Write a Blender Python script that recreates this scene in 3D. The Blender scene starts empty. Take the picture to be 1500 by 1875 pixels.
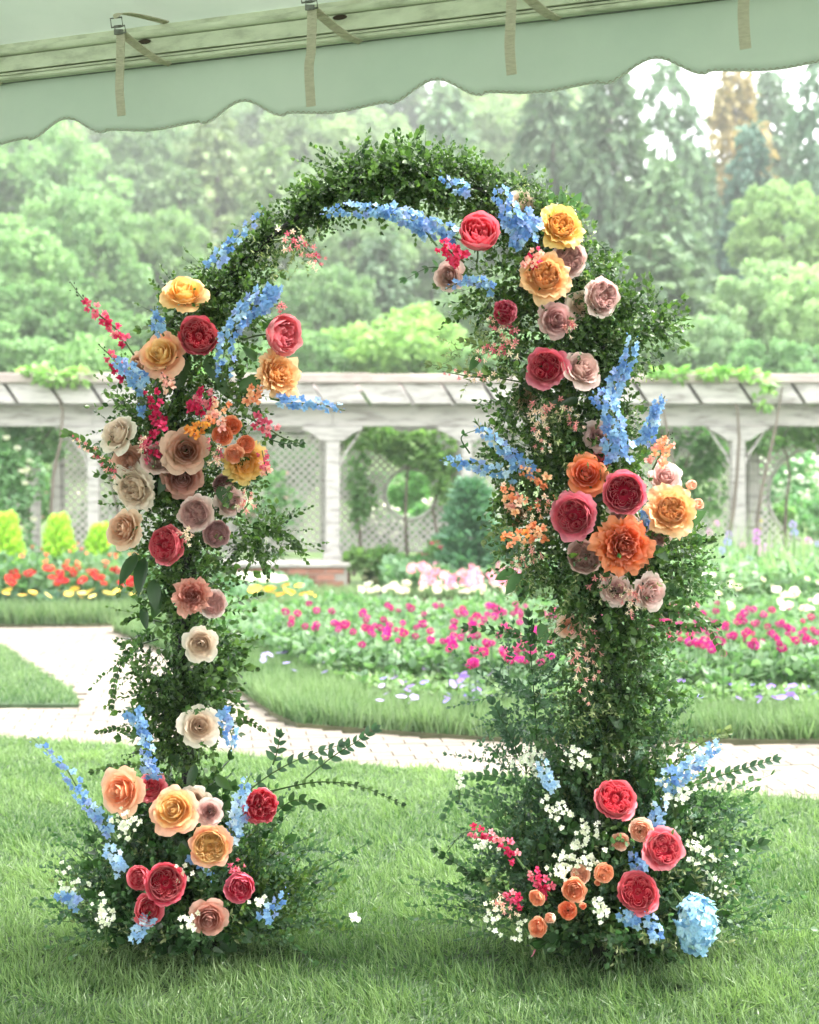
import bpy, math, random
import numpy as np
from mathutils import Vector, Matrix, Quaternion, noise

R = math.radians
HAZE = .0019
sc = bpy.context.scene
C = bpy.data.collections.new('garden'); sc.collection.children.link(C)
random.seed(11); rng = np.random.default_rng(11)

# ------------------------------------------------------------ camera, sky, sun, exposure
CH, CX, HY = 1.5, 750.0, 845.0           # camera height, photo centre column, horizon row
FPX = 50.0 / 36.0 * 1875.0
cam = bpy.data.cameras.new('camera'); camo = bpy.data.objects.new('camera', cam); C.objects.link(camo)
camo.location = (0, 0, CH); camo.rotation_euler = (R(90), 0, 0)
cam.sensor_fit = 'VERTICAL'; cam.sensor_height = 36; cam.sensor_width = 24; cam.lens = 50
cam.shift_y = -(937.5 - HY) / 1875.0
cam.clip_start = 0.05; cam.clip_end = 2000
cam.dof.use_dof = True; cam.dof.focus_distance = 4.2; cam.dof.aperture_fstop = 3.2
sc.camera = camo

SUN_EL, SUN_AZ = R(62), R(92)            # high and to the right, softened by thin cloud
w = bpy.data.worlds.new('World'); sc.world = w; w.use_nodes = True
nt = w.node_tree; nt.nodes.clear()
sky = nt.nodes.new('ShaderNodeTexSky'); sky.sky_type = 'NISHITA'; sky.sun_disc = False
sky.sun_elevation = SUN_EL; sky.sun_rotation = SUN_AZ; sky.dust_density = 4.0; sky.air_density = 1.0; sky.ozone_density = 1.0
tc = nt.nodes.new('ShaderNodeTexCoord'); mp = nt.nodes.new('ShaderNodeMapping'); mp.inputs['Scale'].default_value = (1, 1, 2.6)
nz = nt.nodes.new('ShaderNodeTexNoise'); nz.inputs['Scale'].default_value = 2.3; nz.inputs['Detail'].default_value = 5
nt.links.new(tc.outputs['Generated'], mp.inputs['Vector']); nt.links.new(mp.outputs[0], nz.inputs['Vector'])
rp = nt.nodes.new('ShaderNodeMapRange'); rp.inputs['From Min'].default_value = .32; rp.inputs['From Max'].default_value = .62
rp.inputs['To Min'].default_value = .62; rp.inputs['To Max'].default_value = .95
nt.links.new(nz.outputs['Fac'], rp.inputs['Value'])
mx = nt.nodes.new('ShaderNodeMix'); mx.data_type = 'RGBA'; mx.inputs[7].default_value = (9.2, 9.3, 9.1, 1)   # bright cloud veil
nt.links.new(rp.outputs[0], mx.inputs[0]); nt.links.new(sky.outputs[0], mx.inputs[6])
bg = nt.nodes.new('ShaderNodeBackground'); bg.inputs["Strength"].default_value = 0.125
ow = nt.nodes.new('ShaderNodeOutputWorld')
nt.links.new(mx.outputs[2], bg.inputs['Color']); nt.links.new(bg.outputs[0], ow.inputs['Surface'])

sl = bpy.data.lights.new('sun', 'SUN'); sl.energy = 2.1; sl.angle = R(11); sl.color = (1, .96, .9)
so = bpy.data.objects.new('sun', sl); C.objects.link(so)
sd = Vector((math.sin(SUN_AZ) * math.cos(SUN_EL), math.cos(SUN_AZ) * math.cos(SUN_EL), math.sin(SUN_EL)))
so.rotation_euler = sd.to_track_quat('Z', 'Y').to_euler(); so.location = (30, 5, 40)

sc.view_settings.view_transform = 'Standard'; sc.view_settings.look = 'None'
sc.view_settings.exposure = 2.3; sc.view_settings.gamma = 1; sc.view_settings.use_curve_mapping = False
sc.render.engine = 'CYCLES'
sc.cycles.use_denoising = True
sc.cycles.max_bounces = 8; sc.cycles.diffuse_bounces = 4; sc.cycles.glossy_bounces = 2
sc.cycles.transmission_bounces = 4; sc.cycles.transparent_max_bounces = 4
sc.cycles.sample_clamp_indirect = 8

# ------------------------------------------------------------ helpers
def at(px, py, Y):
    return Vector(((px - CX) / FPX * Y, Y, CH - (py - HY) / FPX * Y))
def lin(c):
    r = []
    for x in c:
        x /= 255.0
        r.append(x / 12.92 if x <= .04045 else ((x + .055) / 1.055) ** 2.4)
    return tuple(r)
def lin4(c): return (*lin(c), 1.0)

def build_mesh(name, V, Fs, mat, tint=None, smooth=True):
    me = bpy.data.meshes.new(name)
    V = np.asarray(V, dtype=np.float32).reshape(-1, 3)
    Fs = [np.asarray(f, dtype=np.int32) for f in Fs if len(f)]
    me.vertices.add(len(V)); me.vertices.foreach_set('co', V.ravel())
    loops = np.concatenate([f.ravel() for f in Fs])
    cnt = np.concatenate([np.full(len(f), f.shape[1], dtype=np.int32) for f in Fs])
    st = np.concatenate([[0], np.cumsum(cnt)[:-1]]).astype(np.int32)
    me.loops.add(len(loops)); me.loops.foreach_set('vertex_index', loops)
    me.polygons.add(len(cnt)); me.polygons.foreach_set('loop_start', st)
    me.polygons.foreach_set('use_smooth', np.full(len(cnt), smooth, dtype=bool))
    me.update(calc_edges=True)
    if tint is not None:
        a = me.attributes.new('tint', 'FLOAT', 'POINT'); a.data.foreach_set('value', np.asarray(tint, dtype=np.float32))
    if mat: me.materials.append(mat)
    return me

class B:
    """collects geometry for one mesh"""
    def __init__(s): s.v = []; s.f = []; s.t = []; s.n = 0
    def add(s, V, Fs, t=.5):
        V = np.asarray(V, dtype=np.float64).reshape(-1, 3)
        for f in Fs:
            f = np.asarray(f, dtype=np.int64)
            if len(f): s.f.append(f + s.n)
        s.v.append(V); s.t.append(np.full(len(V), t) if np.isscalar(t) else np.asarray(t)); s.n += len(V)
        return s
    def box(s, x0, x1, y0, y1, z0, z1, t=.5, M=None):
        V = np.array([(x, y, z) for z in (z0, z1) for y in (y0, y1) for x in (x0, x1)], float)
        if M is not None: V = V @ np.array(M.to_3x3()).T + np.array(M.translation)
        return s.add(V, [[(0, 2, 3, 1), (4, 5, 7, 6), (0, 1, 5, 4), (2, 6, 7, 3), (0, 4, 6, 2), (1, 3, 7, 5)]], t)
    def cbox(s, x0, x1, y0, y1, z0, z1, c=.01, t=.5):
        """box with chamfered vertical & horizontal edges along x (octagonal yz section)"""
        P = [(y0 + c, z0), (y1 - c, z0), (y1, z0 + c), (y1, z1 - c), (y1 - c, z1), (y0 + c, z1), (y0, z1 - c), (y0, z0 + c)]
        V = [(x, y, z) for x in (x0, x1) for y, z in P]
        q = [(i, (i + 1) % 8, 8 + (i + 1) % 8, 8 + i) for i in range(8)]
        return s.add(V, [q, [tuple(range(7, -1, -1)), tuple(range(8, 16))]], t)
    def tube(s, pts, rad, sides=6, t=.5, cap=True):
        pts = [Vector(p) for p in pts]; n = len(pts)
        if np.isscalar(rad): rad = [rad] * n
        V = []; up = Vector((0.13, 0.2, 1)).normalized()
        for i, p in enumerate(pts):
            d = (pts[min(i + 1, n - 1)] - pts[max(i - 1, 0)]).normalized()
            a = d.cross(up)
            if a.length < .05: a = d.cross(Vector((1, 0, 0)))
            a.normalize(); b = d.cross(a)
            for k in range(sides):
                an = 2 * math.pi * k / sides
                V.append(p + (a * math.cos(an) + b * math.sin(an)) * rad[i])
        q = [(i * sides + k, i * sides + (k + 1) % sides, (i + 1) * sides + (k + 1) % sides, (i + 1) * sides + k) for i in range(n - 1) for k in range(sides)]
        Fs = [q]
        if cap: Fs.append([tuple(range(sides))[::-1], tuple((n - 1) * sides + k for k in range(sides))])
        return s.add([tuple(v) for v in V], Fs, t)
    def inst(s, T, M, P, t=None):
        """T=(V,Fs,tint); M (N,3,3) columns = axes incl. scale; P (N,3)"""
        V, Fs, tt = T; V = np.asarray(V); N = len(P); k = len(V)
        W = np.einsum('nij,kj->nki', M, V) + P[:, None, :]
        off = (np.arange(N) * k)[:, None, None]
        tt = np.broadcast_to(np.asarray(tt, float), (k,))
        T2 = np.broadcast_to(tt[None], (N, k)) if t is None else np.clip(tt[None] + np.asarray(t)[:, None], 0, 1)
        return s.add(W.reshape(-1, 3), [(np.asarray(f)[None] + off).reshape(-1, np.asarray(f).shape[1]) for f in Fs], T2.ravel())
    def arrays(s): return np.concatenate(s.v), s.f, np.concatenate(s.t)
    def mesh(s, name, mat, smooth=False):
        V, F, t = s.arrays(); return build_mesh(name, V, F, mat, t, smooth)
    def build(s, name, mat, parent=None, smooth=False, wc=True):
        return obj(name, s.mesh(name, mat, smooth), parent, wc)

def obj(name, me, parent=None, wc=False):
    """wc: mesh is in world coordinates -> undo the parent's (chain) translation"""
    o = bpy.data.objects.new(name, me); C.objects.link(o)
    if parent:
        o.parent = parent
        if wc:
            q = parent; L = Vector((0, 0, 0))
            while q: L += q.location; q = q.parent
            o.location = -L
    return o
def tag(o, label=None, cat=None, group=None, kind=None):
    if label: o['label'] = label
    if cat: o['category'] = cat
    if group: o['group'] = group
    if kind: o['kind'] = kind
    return o
def empty(name, loc, label=None, cat=None, group=None):
    o = bpy.data.objects.new(name, None); C.objects.link(o); o.location = loc; o.empty_display_size = .1
    return tag(o, label, cat, group)
def copy_tree(o, parent=None):
    c = o.copy(); C.objects.link(c)
    if parent: c.parent = parent
    for ch in o.children: copy_tree(ch, c)
    return c
def frames(D, U=None):
    """orthonormal frames with local +Y along D (N,3); roughly +Z along U"""
    D = np.asarray(D, float); D = D / np.linalg.norm(D, axis=1, keepdims=True)
    if U is None: U = rng.normal(size=D.shape)
    U = U - (U * D).sum(1, keepdims=True) * D
    U = U / np.maximum(np.linalg.norm(U, axis=1, keepdims=True), 1e-6)
    X = np.cross(D, U)
    return np.stack([X, D, U], axis=2)
def pts_in_poly(P, poly):
    x, y = P[:, 0], P[:, 1]; ins = np.zeros(len(P), bool); n = len(poly); j = n - 1
    for i in range(n):
        xi, yi = poly[i]; xj, yj = poly[j]
        c = ((yi > y) != (yj > y)) & (x < (xj - xi) * (y - yi) / (yj - yi + 1e-12) + xi); ins ^= c; j = i
    return ins
def smooth_path(P, n):
    P = [Vector(p) for p in P]
    if len(P) == 2: return [P[0].lerp(P[1], i / (n - 1)) for i in range(n)]
    Q = [P[0] * 2 - P[1]] + P + [P[-1] * 2 - P[-2]]; out = []
    m = len(P) - 1
    for i in range(n):
        s = i / (n - 1) * m; k = min(int(s), m - 1); t = s - k
        a, b, c, d = Q[k:k + 4]
        out.append(.5 * ((2 * b) + (c - a) * t + (2 * a - 5 * b + 4 * c - d) * t * t + (3 * b - a - 3 * c + d) * t ** 3))
    return out

# ------------------------------------------------------------ materials
def nodes(name):
    m = bpy.data.materials.new(name); m.use_nodes = True; t = m.node_tree; t.nodes.clear()
    o = t.nodes.new('ShaderNodeOutputMaterial'); p = t.nodes.new('ShaderNodeBsdfPrincipled')
    t.links.new(p.outputs[0], o.inputs[0]); return m, t, p, o
def leaf_mat(name, c0, c1, rough=.5, trans=.35, tcol=None, spec=.4, objcol=True):
    """two leaf tones picked per leaf by 'tint', times the object's colour; part of the light shines through"""
    m, t, p, o = nodes(name)
    a = t.nodes.new('ShaderNodeAttribute'); a.attribute_name = 'tint'
    mix = t.nodes.new('ShaderNodeMix'); mix.data_type = 'RGBA'
    mix.inputs[6].default_value = (*c0, 1); mix.inputs[7].default_value = (*c1, 1)
    t.links.new(a.outputs['Fac'], mix.inputs[0]); col = mix.outputs[2]
    if objcol:
        oi = t.nodes.new('ShaderNodeObjectInfo'); mu = t.nodes.new('ShaderNodeMix'); mu.data_type = 'RGBA'; mu.blend_type = 'MULTIPLY'
        mu.inputs[0].default_value = 1; t.links.new(col, mu.inputs[6]); t.links.new(oi.outputs['Color'], mu.inputs[7]); col = mu.outputs[2]
    t.links.new(col, p.inputs['Base Color']); p.inputs['Roughness'].default_value = rough; p.inputs['Specular IOR Level'].default_value = spec
    if trans > 0:
        tr = t.nodes.new('ShaderNodeBsdfTranslucent'); ms = t.nodes.new('ShaderNodeMixShader'); ms.inputs[0].default_value = trans
        g = t.nodes.new('ShaderNodeMix'); g.data_type = 'RGBA'; g.blend_type = 'MULTIPLY'; g.inputs[0].default_value = 1
        g.inputs[7].default_value = (*(tcol or (1.5, 1.7, .8)), 1); t.links.new(col, g.inputs[6]); t.links.new(g.outputs[2], tr.inputs['Color'])
        t.links.new(p.outputs[0], ms.inputs[1]); t.links.new(tr.outputs[0], ms.inputs[2]); t.links.new(ms.outputs[0], o.inputs[0])
    return m
def petal_mat(name, trans=.3, base_shift=(1.0, .95, .9), rough=.62, rim=.0):
    """flower petals: the object's colour, a touch paler rim, fine veins"""
    m, t, p, o = nodes(name)
    oi = t.nodes.new('ShaderNodeObjectInfo')
    a = t.nodes.new('ShaderNodeAttribute'); a.attribute_name = 'tint'
    hs = t.nodes.new('ShaderNodeMix'); hs.data_type = 'RGBA'; hs.blend_type = 'MULTIPLY'; hs.inputs[0].default_value = 1
    t.links.new(oi.outputs['Color'], hs.inputs[6]); hs.inputs[7].default_value = (*base_shift, 1)
    mx = t.nodes.new('ShaderNodeMix'); mx.data_type = 'RGBA'
    t.links.new(a.outputs['Fac'], mx.inputs[0]); t.links.new(hs.outputs[2], mx.inputs[6]); t.links.new(oi.outputs['Color'], mx.inputs[7])
    tx = t.nodes.new('ShaderNodeTexCoord'); n = t.nodes.new('ShaderNodeTexNoise'); n.inputs['Scale'].default_value = 3.2; n.inputs['Detail'].default_value = 4
    t.links.new(tx.outputs['Object'], n.inputs['Vector'])
    r = t.nodes.new('ShaderNodeMapRange'); r.inputs['From Min'].default_value = .3; r.inputs['From Max'].default_value = .7; r.inputs['To Min'].default_value = .86; r.inputs['To Max'].default_value = 1.1
    t.links.new(n.outputs['Fac'], r.inputs['Value'])
    m2 = t.nodes.new('ShaderNodeVectorMath'); m2.operation = 'SCALE'; t.links.new(mx.outputs[2], m2.inputs[0]); t.links.new(r.outputs[0], m2.inputs['Scale'])
    rm = t.nodes.new('ShaderNodeMapRange'); rm.interpolation_type = 'SMOOTHSTEP'; rm.inputs['From Min'].default_value = .6; rm.inputs['From Max'].default_value = 1
    rm.inputs['To Min'].default_value = 0; rm.inputs['To Max'].default_value = rim; t.links.new(a.outputs['Fac'], rm.inputs['Value'])
    m3 = t.nodes.new('ShaderNodeMix'); m3.data_type = 'RGBA'; m3.inputs[7].default_value = (1, .93, .88, 1); t.links.new(rm.outputs[0], m3.inputs[0]); t.links.new(m2.outputs[0], m3.inputs[6])
    class _o: outputs = [m3.outputs[2]]
    m2 = _o
    t.links.new(m2.outputs[0], p.inputs['Base Color']); p.inputs['Roughness'].default_value = rough
    p.inputs['Specular IOR Level'].default_value = .25
    p.inputs['Sheen Weight'].default_value = .15
    tr = t.nodes.new('ShaderNodeBsdfTranslucent'); ms = t.nodes.new('ShaderNodeMixShader'); ms.inputs[0].default_value = trans
    t.links.new(m2.outputs[0], tr.inputs['Color']); t.links.new(p.outputs[0], ms.inputs[1]); t.links.new(tr.outputs[0], ms.inputs[2]); t.links.new(ms.outputs[0], o.inputs[0])
    return m
def noise_mat(name, c0, c1, scale=8, rough=.8, detail=6, stretch=(1, 1, 1), bump=.15, bscale=None, trans=0, c2=None, metal=0, spec=.4, use_tint=0.0):
    m, t, p, o = nodes(name)
    tx = t.nodes.new('ShaderNodeTexCoord'); mp = t.nodes.new('ShaderNodeMapping'); mp.inputs['Scale'].default_value = stretch
    t.links.new(tx.outputs['Object'], mp.inputs['Vector'])
    n = t.nodes.new('ShaderNodeTexNoise'); n.inputs['Scale'].default_value = scale; n.inputs['Detail'].default_value = detail; n.inputs['Roughness'].default_value = .6
    t.links.new(mp.outputs[0], n.inputs['Vector'])
    cr = t.nodes.new('ShaderNodeValToRGB'); e = cr.color_ramp.elements
    e[0].position = .3; e[0].color = (*c0, 1); e[1].position = .7; e[1].color = (*c1, 1)
    if c2: k = cr.color_ramp.elements.new(.5); k.color = (*c2, 1)
    t.links.new(n.outputs['Fac'], cr.inputs[0]); col = cr.outputs[0]
    if use_tint:
        a = t.nodes.new('ShaderNodeAttribute'); a.attribute_name = 'tint'
        r = t.nodes.new('ShaderNodeMapRange'); r.inputs['To Min'].default_value = 1 - use_tint; r.inputs['To Max'].default_value = 1 + use_tint
        t.links.new(a.outputs['Fac'], r.inputs['Value'])
        v = t.nodes.new('ShaderNodeVectorMath'); v.operation = 'SCALE'; t.links.new(col, v.inputs[0]); t.links.new(r.outputs[0], v.inputs['Scale']); col = v.outputs[0]
    t.links.new(col, p.inputs['Base Color']); p.inputs['Roughness'].default_value = rough; p.inputs['Metallic'].default_value = metal; p.inputs['Specular IOR Level'].default_value = spec
    if bump:
        n2 = t.nodes.new('ShaderNodeTexNoise'); n2.inputs['Scale'].default_value = bscale or scale * 4; n2.inputs['Detail'].default_value = 6
        t.links.new(mp.outputs[0], n2.inputs['Vector'])
        b = t.nodes.new('ShaderNodeBump'); b.inputs['Strength'].default_value = bump; b.inputs['Distance'].default_value = .02
        t.links.new(n2.outputs['Fac'], b.inputs['Height']); t.links.new(b.outputs[0], p.inputs['Normal'])
    if trans:
        tr = t.nodes.new('ShaderNodeBsdfTranslucent'); ms = t.nodes.new('ShaderNodeMixShader'); ms.inputs[0].default_value = trans
        t.links.new(col, tr.inputs['Color']); t.links.new(p.outputs[0], ms.inputs[1]); t.links.new(tr.outputs[0], ms.inputs[2]); t.links.new(ms.outputs[0], o.inputs[0])
    return m

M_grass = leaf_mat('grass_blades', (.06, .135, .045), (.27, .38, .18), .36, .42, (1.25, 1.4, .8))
M_turf = leaf_mat('turf_edging', (.075, .15, .06), (.22, .31, .15), .5, .4, (1.15, 1.35, .9))
M_soil = noise_mat('lawn_ground', (.03, .055, .025), (.06, .10, .045), 6, .9)
M_field = noise_mat('field_ground', (.05, .09, .03), (.10, .15, .05), .8, .95)
M_bedsoil = noise_mat('bed_soil', (.05, .055, .03), (.10, .10, .05), 5, .95)
M_path = noise_mat('path_sand', (.15, .128, .105), (.205, .178, .15), 5, .9)
M_brickp = noise_mat('path_brick', (.165, .14, .115), (.235, .205, .172), 3, .85, bump=.2, use_tint=.15)
M_box = leaf_mat('boxwood_leaf', (.010, .036, .011), (.135, .225, .075), .34, .32, (1.4, 1.7, .7), spec=.5)
M_big = leaf_mat('rose_leaf', (.010, .038, .012), (.06, .13, .045), .35, .22, (1.3, 1.8, .6), spec=.5)
M_fresh = leaf_mat('fresh_leaf', (.055, .13, .055), (.125, .22, .105), .4, .42, (1.2, 1.45, .85), spec=.45)
M_blue_leaf = leaf_mat('bluish_leaf', (.035, .085, .05), (.09, .16, .10), .4, .28, (1.2, 1.5, .8), spec=.5)
M_varieg = leaf_mat('variegated_leaf', (.05, .12, .03), (.36, .40, .20), .45, .3, (1.2, 1.4, .8))
M_stem = leaf_mat('flower_stem', (.05, .10, .03), (.10, .17, .05), .5, 0)
M_twig = noise_mat('dark_twig', (.03, .022, .015), (.07, .05, .03), 20, .8)
M_petal = petal_mat('rose_petal', .30, rim=.16)
M_blue = petal_mat('delphinium_petal', .35, (1.5, 1.35, 1.1), rim=.12)
M_small = petal_mat('small_petal', .32, (1.25, 1.3, 1.1))
M_white = petal_mat('white_petal', .35, (.95, 1.0, .8))
M_core = noise_mat('dark_core_and_bucket', (.008, .012, .006), (.02, .03, .012), 30, .9)  # near black for shade inside the arch; also the bucket plastic
M_metal = noise_mat('arch_frame_metal', (.02, .02, .02), (.04, .04, .04), 20, .5, metal=.6)
M_wood = noise_mat('weathered_wood', (.19, .172, .16), (.46, .43, .405), 3.2, .8, stretch=(1, 1, 6), bump=.3, bscale=14, c2=(.42, .40, .38))
M_cap = noise_mat('bleached_board', (.28, .23, .21), (.46, .40, .375), 2.2, .8, stretch=(1, 4, 4), bump=.3, bscale=12)
M_lattice = noise_mat('lattice_wood', (.46, .43, .41), (.60, .57, .54), 4, .85)
M_rail = noise_mat('tent_rail_metal', (.46, .48, .36), (.80, .83, .66), 2.6, .42, stretch=(.8, 9, 9), bump=.12, bscale=30, c2=(.70, .73, .57), spec=.5)
M_tent = noise_mat('tent_vinyl', (.60, .695, .61), (.705, .785, .70), 2.4, .5, bump=.25, bscale=4, trans=.06)  # white vinyl; green tint stands in for light bounced off the grass
M_strap = noise_mat('webbing_strap', (.60, .55, .42), (.76, .71, .56), 40, .85, stretch=(1, 1, 5), bump=.5, bscale=70, trans=.12)
M_buckle = noise_mat('buckle_steel', (.10, .10, .09), (.32, .32, .30), 40, .35, metal=.9)
M_hem = noise_mat('hem_stitching', (.34, .29, .22), (.48, .42, .33), 60, .9)
M_bark = noise_mat('tree_bark', (.09, .075, .06), (.20, .17, .14), 5, .9, stretch=(3, 3, .6))
M_wallbrick = noise_mat('wall_brick', (.25, .11, .08), (.42, .22, .16), 5, .85, use_tint=.25)
M_stone = noise_mat('wall_coping', (.30, .28, .26), (.48, .46, .43), 4, .85)
M_mortar = noise_mat('mortar', (.30, .27, .24), (.40, .37, .33), 9, .95)
M_tree = leaf_mat('tree_leaves', (.09, .15, .082), (.20, .262, .145), .55, .4, (1.1, 1.25, .95), spec=.3)
M_conif = leaf_mat('conifer_needles', (.065, .11, .075), (.15, .205, .125), .6, .25, (1.1, 1.2, .95), spec=.3)

# ------------------------------------------------------------ templates
def leaf_T(wd=.3, fold=.06, droop=.1, nseg=3):
    """leaf of length 1 along +Y, folded on its midrib"""
    ys = np.linspace(0, 1, nseg + 2)
    V = [(0, 0, 0)]
    for y in ys[1:-1]:
        wy = wd * math.sin(math.pi * y ** .8) ** .8
        z = -droop * y * y
        V += [(-wy, y - .02, z + fold * wy / wd), (0, y, z), (wy, y - .02, z + fold * wy / wd)]
    V.append((0, 1, -droop))
    q = []; tr = [(0, 2, 1), (0, 3, 2)]
    for i in range(nseg - 1):
        a = 1 + 3 * i; b = a + 3
        q += [(a, a + 1, b + 1, b), (a + 1, a + 2, b + 2, b + 1)]
    a = 1 + 3 * (nseg - 1); e = len(V) - 1
    tr += [(a, a + 1, e), (a + 1, a + 2, e)]
    return np.array(V, float), ([np.array(tr), np.array(q)] if q else [np.array(tr)]), .5
LEAF = leaf_T(.30, .07, .12, 3)
LEAF2 = leaf_T(.34, .05, .08, 2)
LEAFN = leaf_T(.16, .04, .25, 3)

def sprig_T(L=.16, n=11, ll=.021, T=LEAF2, opp=True, ang=50, curve=.25, seed=0, terminal=True, side=0):
    """leafy twig along +Y from the origin"""
    r = np.random.default_rng(seed); b = B()
    ph = r.uniform(0, 6.28); cv = r.uniform(-curve, curve, 2)
    def P(s): return np.array([cv[0] * L * s * s, L * s, cv[1] * L * s * s])
    pts = [P(s) for s in np.linspace(0, 1, 5)]
    b.tube([tuple(p) for p in pts], [.0016, .0014, .0011, .0009, .0005], 3, .25, False)
    D = []; U = []; PP = []; S = []
    for i in range(n):
        s = .12 + .88 * i / (n - 1)
        a0 = ph + i * (math.pi / 2 if opp else 2.4)
        for k in range(2 if opp else 1):
            a = a0 + k * math.pi + r.uniform(-.4, .4)
            an = R(ang + r.uniform(-15, 15)) * (1.0 - .35 * s)
            d = np.array([math.sin(an) * math.cos(a), math.cos(an), math.sin(an) * math.sin(a)])
            D.append(d); U.append(np.array([0, 1, 0]) * .6 - d * .1 + r.normal(size=3) * .35); PP.append(P(s)); S.append(ll * r.uniform(.7, 1.2) * (1 - .3 * s))
    if terminal:
        D.append(np.array([0, 1, 0.1])); U.append(r.normal(size=3)); PP.append(P(1)); S.append(ll * .8)
    F = frames(np.array(D), np.array(U)) * np.array(S)[:, None, None]
    b.inst(T, F, np.array(PP), r.uniform(-.5, .5, len(S)))
    return b.arrays()
SPR_BOX = [sprig_T(.15, 9 - (i % 3) * 2, (.030, .038, .048)[i % 3], LEAF2, i % 4 > 0, 55, .35, i) for i in range(8)]
SPR_FINE = [sprig_T(.20, 11, .027, LEAF2, False, 50, .5, 20 + i) for i in range(5)]
SPR_LONG = [sprig_T(.26, 12, .030, LEAF, True, 52, .4, 30 + i) for i in range(4)]
SPR_VAR = [sprig_T(.14, 7, .030, leaf_T(.2, .05, .3, 2), True, 60, .4, 40 + i) for i in range(4)]

def place(b, temps, P, D, S, U=None, tj=.15):
    """spread random templates over b"""
    P = np.asarray(P); D = np.asarray(D); S = np.asarray(S); pick = rng.integers(0, len(temps), len(P))
    F = frames(D, U) * S[:, None, None]
    for k, T in enumerate(temps):
        m = pick == k
        if m.any(): b.inst(T, F[m], P[m], rng.uniform(-tj, tj, m.sum()))
# ============================================================ GROUND
def poly_sheet(name, poly, z, mat, kind='structure', thick=0):
    V = [(x, y, z) for x, y in poly]; n = len(V); Fs = [[tuple(range(n))]]
    if thick:
        V += [(x, y, z - thick) for x, y in poly]
        Fs.append([(i, n + i, n + (i + 1) % n, (i + 1) % n) for i in range(n)])
    # make sure the top faces up
    A = sum(poly[i][0] * poly[(i + 1) % n][1] - poly[(i + 1) % n][0] * poly[i][1] for i in range(n))
    if A < 0: Fs = [[tuple(reversed(f)) for f in F] for F in Fs]
    o = obj(name, build_mesh(name, V, Fs, mat, None, False)); tag(o, kind=kind); return o

def terrain_z(x, y):
    return np.where(y > 24, (y - 24) * .15, 0) - .12
xs = np.concatenate([np.linspace(-220, -40, 8), np.linspace(-30, 30, 25), np.linspace(40, 220, 8)])
ys = np.concatenate([np.linspace(-120, -20, 6), np.linspace(-10, 24, 14), np.linspace(28, 150, 22), np.linspace(170, 260, 4)])
V = []
for y in ys:
    for x in xs:
        z = float(terrain_z(x, y))
        if y > 150: z = 126 * .15 - .12 + (y - 150) * .02
        if y > 26: z += noise.noise(Vector((x * .05, y * .05, 0))) * 1.2
        V.append((x, y, z))
nx = len(xs)
Fq = [(j * nx + i, j * nx + i + 1, (j + 1) * nx + i + 1, (j + 1) * nx + i) for j in range(len(ys) - 1) for i in range(nx - 1)]
tag(obj('ground', build_mesh('ground', V, [Fq], M_field)), kind='structure')

hz_m = bpy.data.materials.new('haze_air'); hz_m.use_nodes = True; t_ = hz_m.node_tree; t_.nodes.clear()
vo = t_.nodes.new('ShaderNodeVolumePrincipled'); vo.inputs['Density'].default_value = HAZE; vo.inputs['Color'].default_value = (.93, .97, .95, 1); vo.inputs['Anisotropy'].default_value = .3
t_.links.new(vo.outputs[0], t_.nodes.new('ShaderNodeOutputMaterial').inputs['Volume'])
if HAZE: tag(B().box(-225, 225, -125, 265, -1.3, 42).build('haze', hz_m), kind='stuff')

# the brick walk fills the garden between lawns and beds
PATH = [(-9, 5), (9, 3.5), (9, 16.4), (-9, 16.4)]
path = poly_sheet('garden_path', PATH, -.035, M_path, thick=.08)
NEAR = [(-14, 10.2), (-6, 8.6), (-2.23, 7.73), (-1.44, 7.5), (-.41, 7.1), (.26, 6.85), (1.81, 6.3), (4, 5.55), (14, 2.6), (14, -14), (-14, -14)]
TRI = [(-2.04, 8.78), (-2.2, 9.3), (-2.9, 10.7), (-3.36, 11.66), (-4.2, 12.2), (-9, 12.2), (-9, 9.2), (-4, 8.8)]
BEDA = [(-2.65, 12.7), (-1.95, 11.3), (-1.45, 10.2), (-1.107, 9.3), (-.80, 8.45), (-.64, 8.14), (0, 7.89), (.445, 7.73), (2.2, 7.66), (9, 7.4), (9, 13.3), (-.4, 13.2)]
BEDB = [(-9, 13.0), (-3, 13.1), (-.6, 13.6), (-.40, 14.2), (-.36, 15.4), (-.8, 16.9), (-9, 16.9)]
BEDC = [(-.3, 15.6), (9, 15.3), (9, 17.2), (-.3, 17.2)]
poly_sheet('lawn', NEAR, 0, M_soil, thick=.06)
poly_sheet('lawn_triangle', TRI, 0, M_soil, thick=.06)
for n_, p_ in (('flower_bed_ground', BEDA), ('flower_bed_ground', BEDB), ('flower_bed_ground', BEDC)): poly_sheet(n_, p_, 0.0, M_bedsoil, thick=.05)

# bricks of the walk: real pieces, joints open
def inset_ok(P, polys, m=.0):
    k = np.zeros(len(P), bool)
    for p in polys: k |= pts_in_poly(P, p)
    return ~k
bw, bl = .102, .205
cells = []
th = R(8)
for j in range(-10, 130):
    for i in range(-60, 60):
        x = i * bl + (j % 2) * bl / 2; y = 5.0 + j * bw
        X = x * math.cos(th) - (y - 9) * math.sin(th); Y = 9 + x * math.sin(th) + (y - 9) * math.cos(th)
        if abs(X) < .36 * Y + .4 and 5.6 < Y < 16.2: cells.append((X, Y))
cells = np.array(cells)
cells = cells[inset_ok(cells, [NEAR, TRI, BEDA, BEDB, BEDC])]
cells = cells[np.argsort(cells[:, 1] + .6 * np.abs(cells[:, 0]))]
bb = B(); bb.cbox(-bl / 2 + .004, bl / 2 - .004, -bw / 2 + .004, bw / 2 - .004, -.02, .012, .003)
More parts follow.
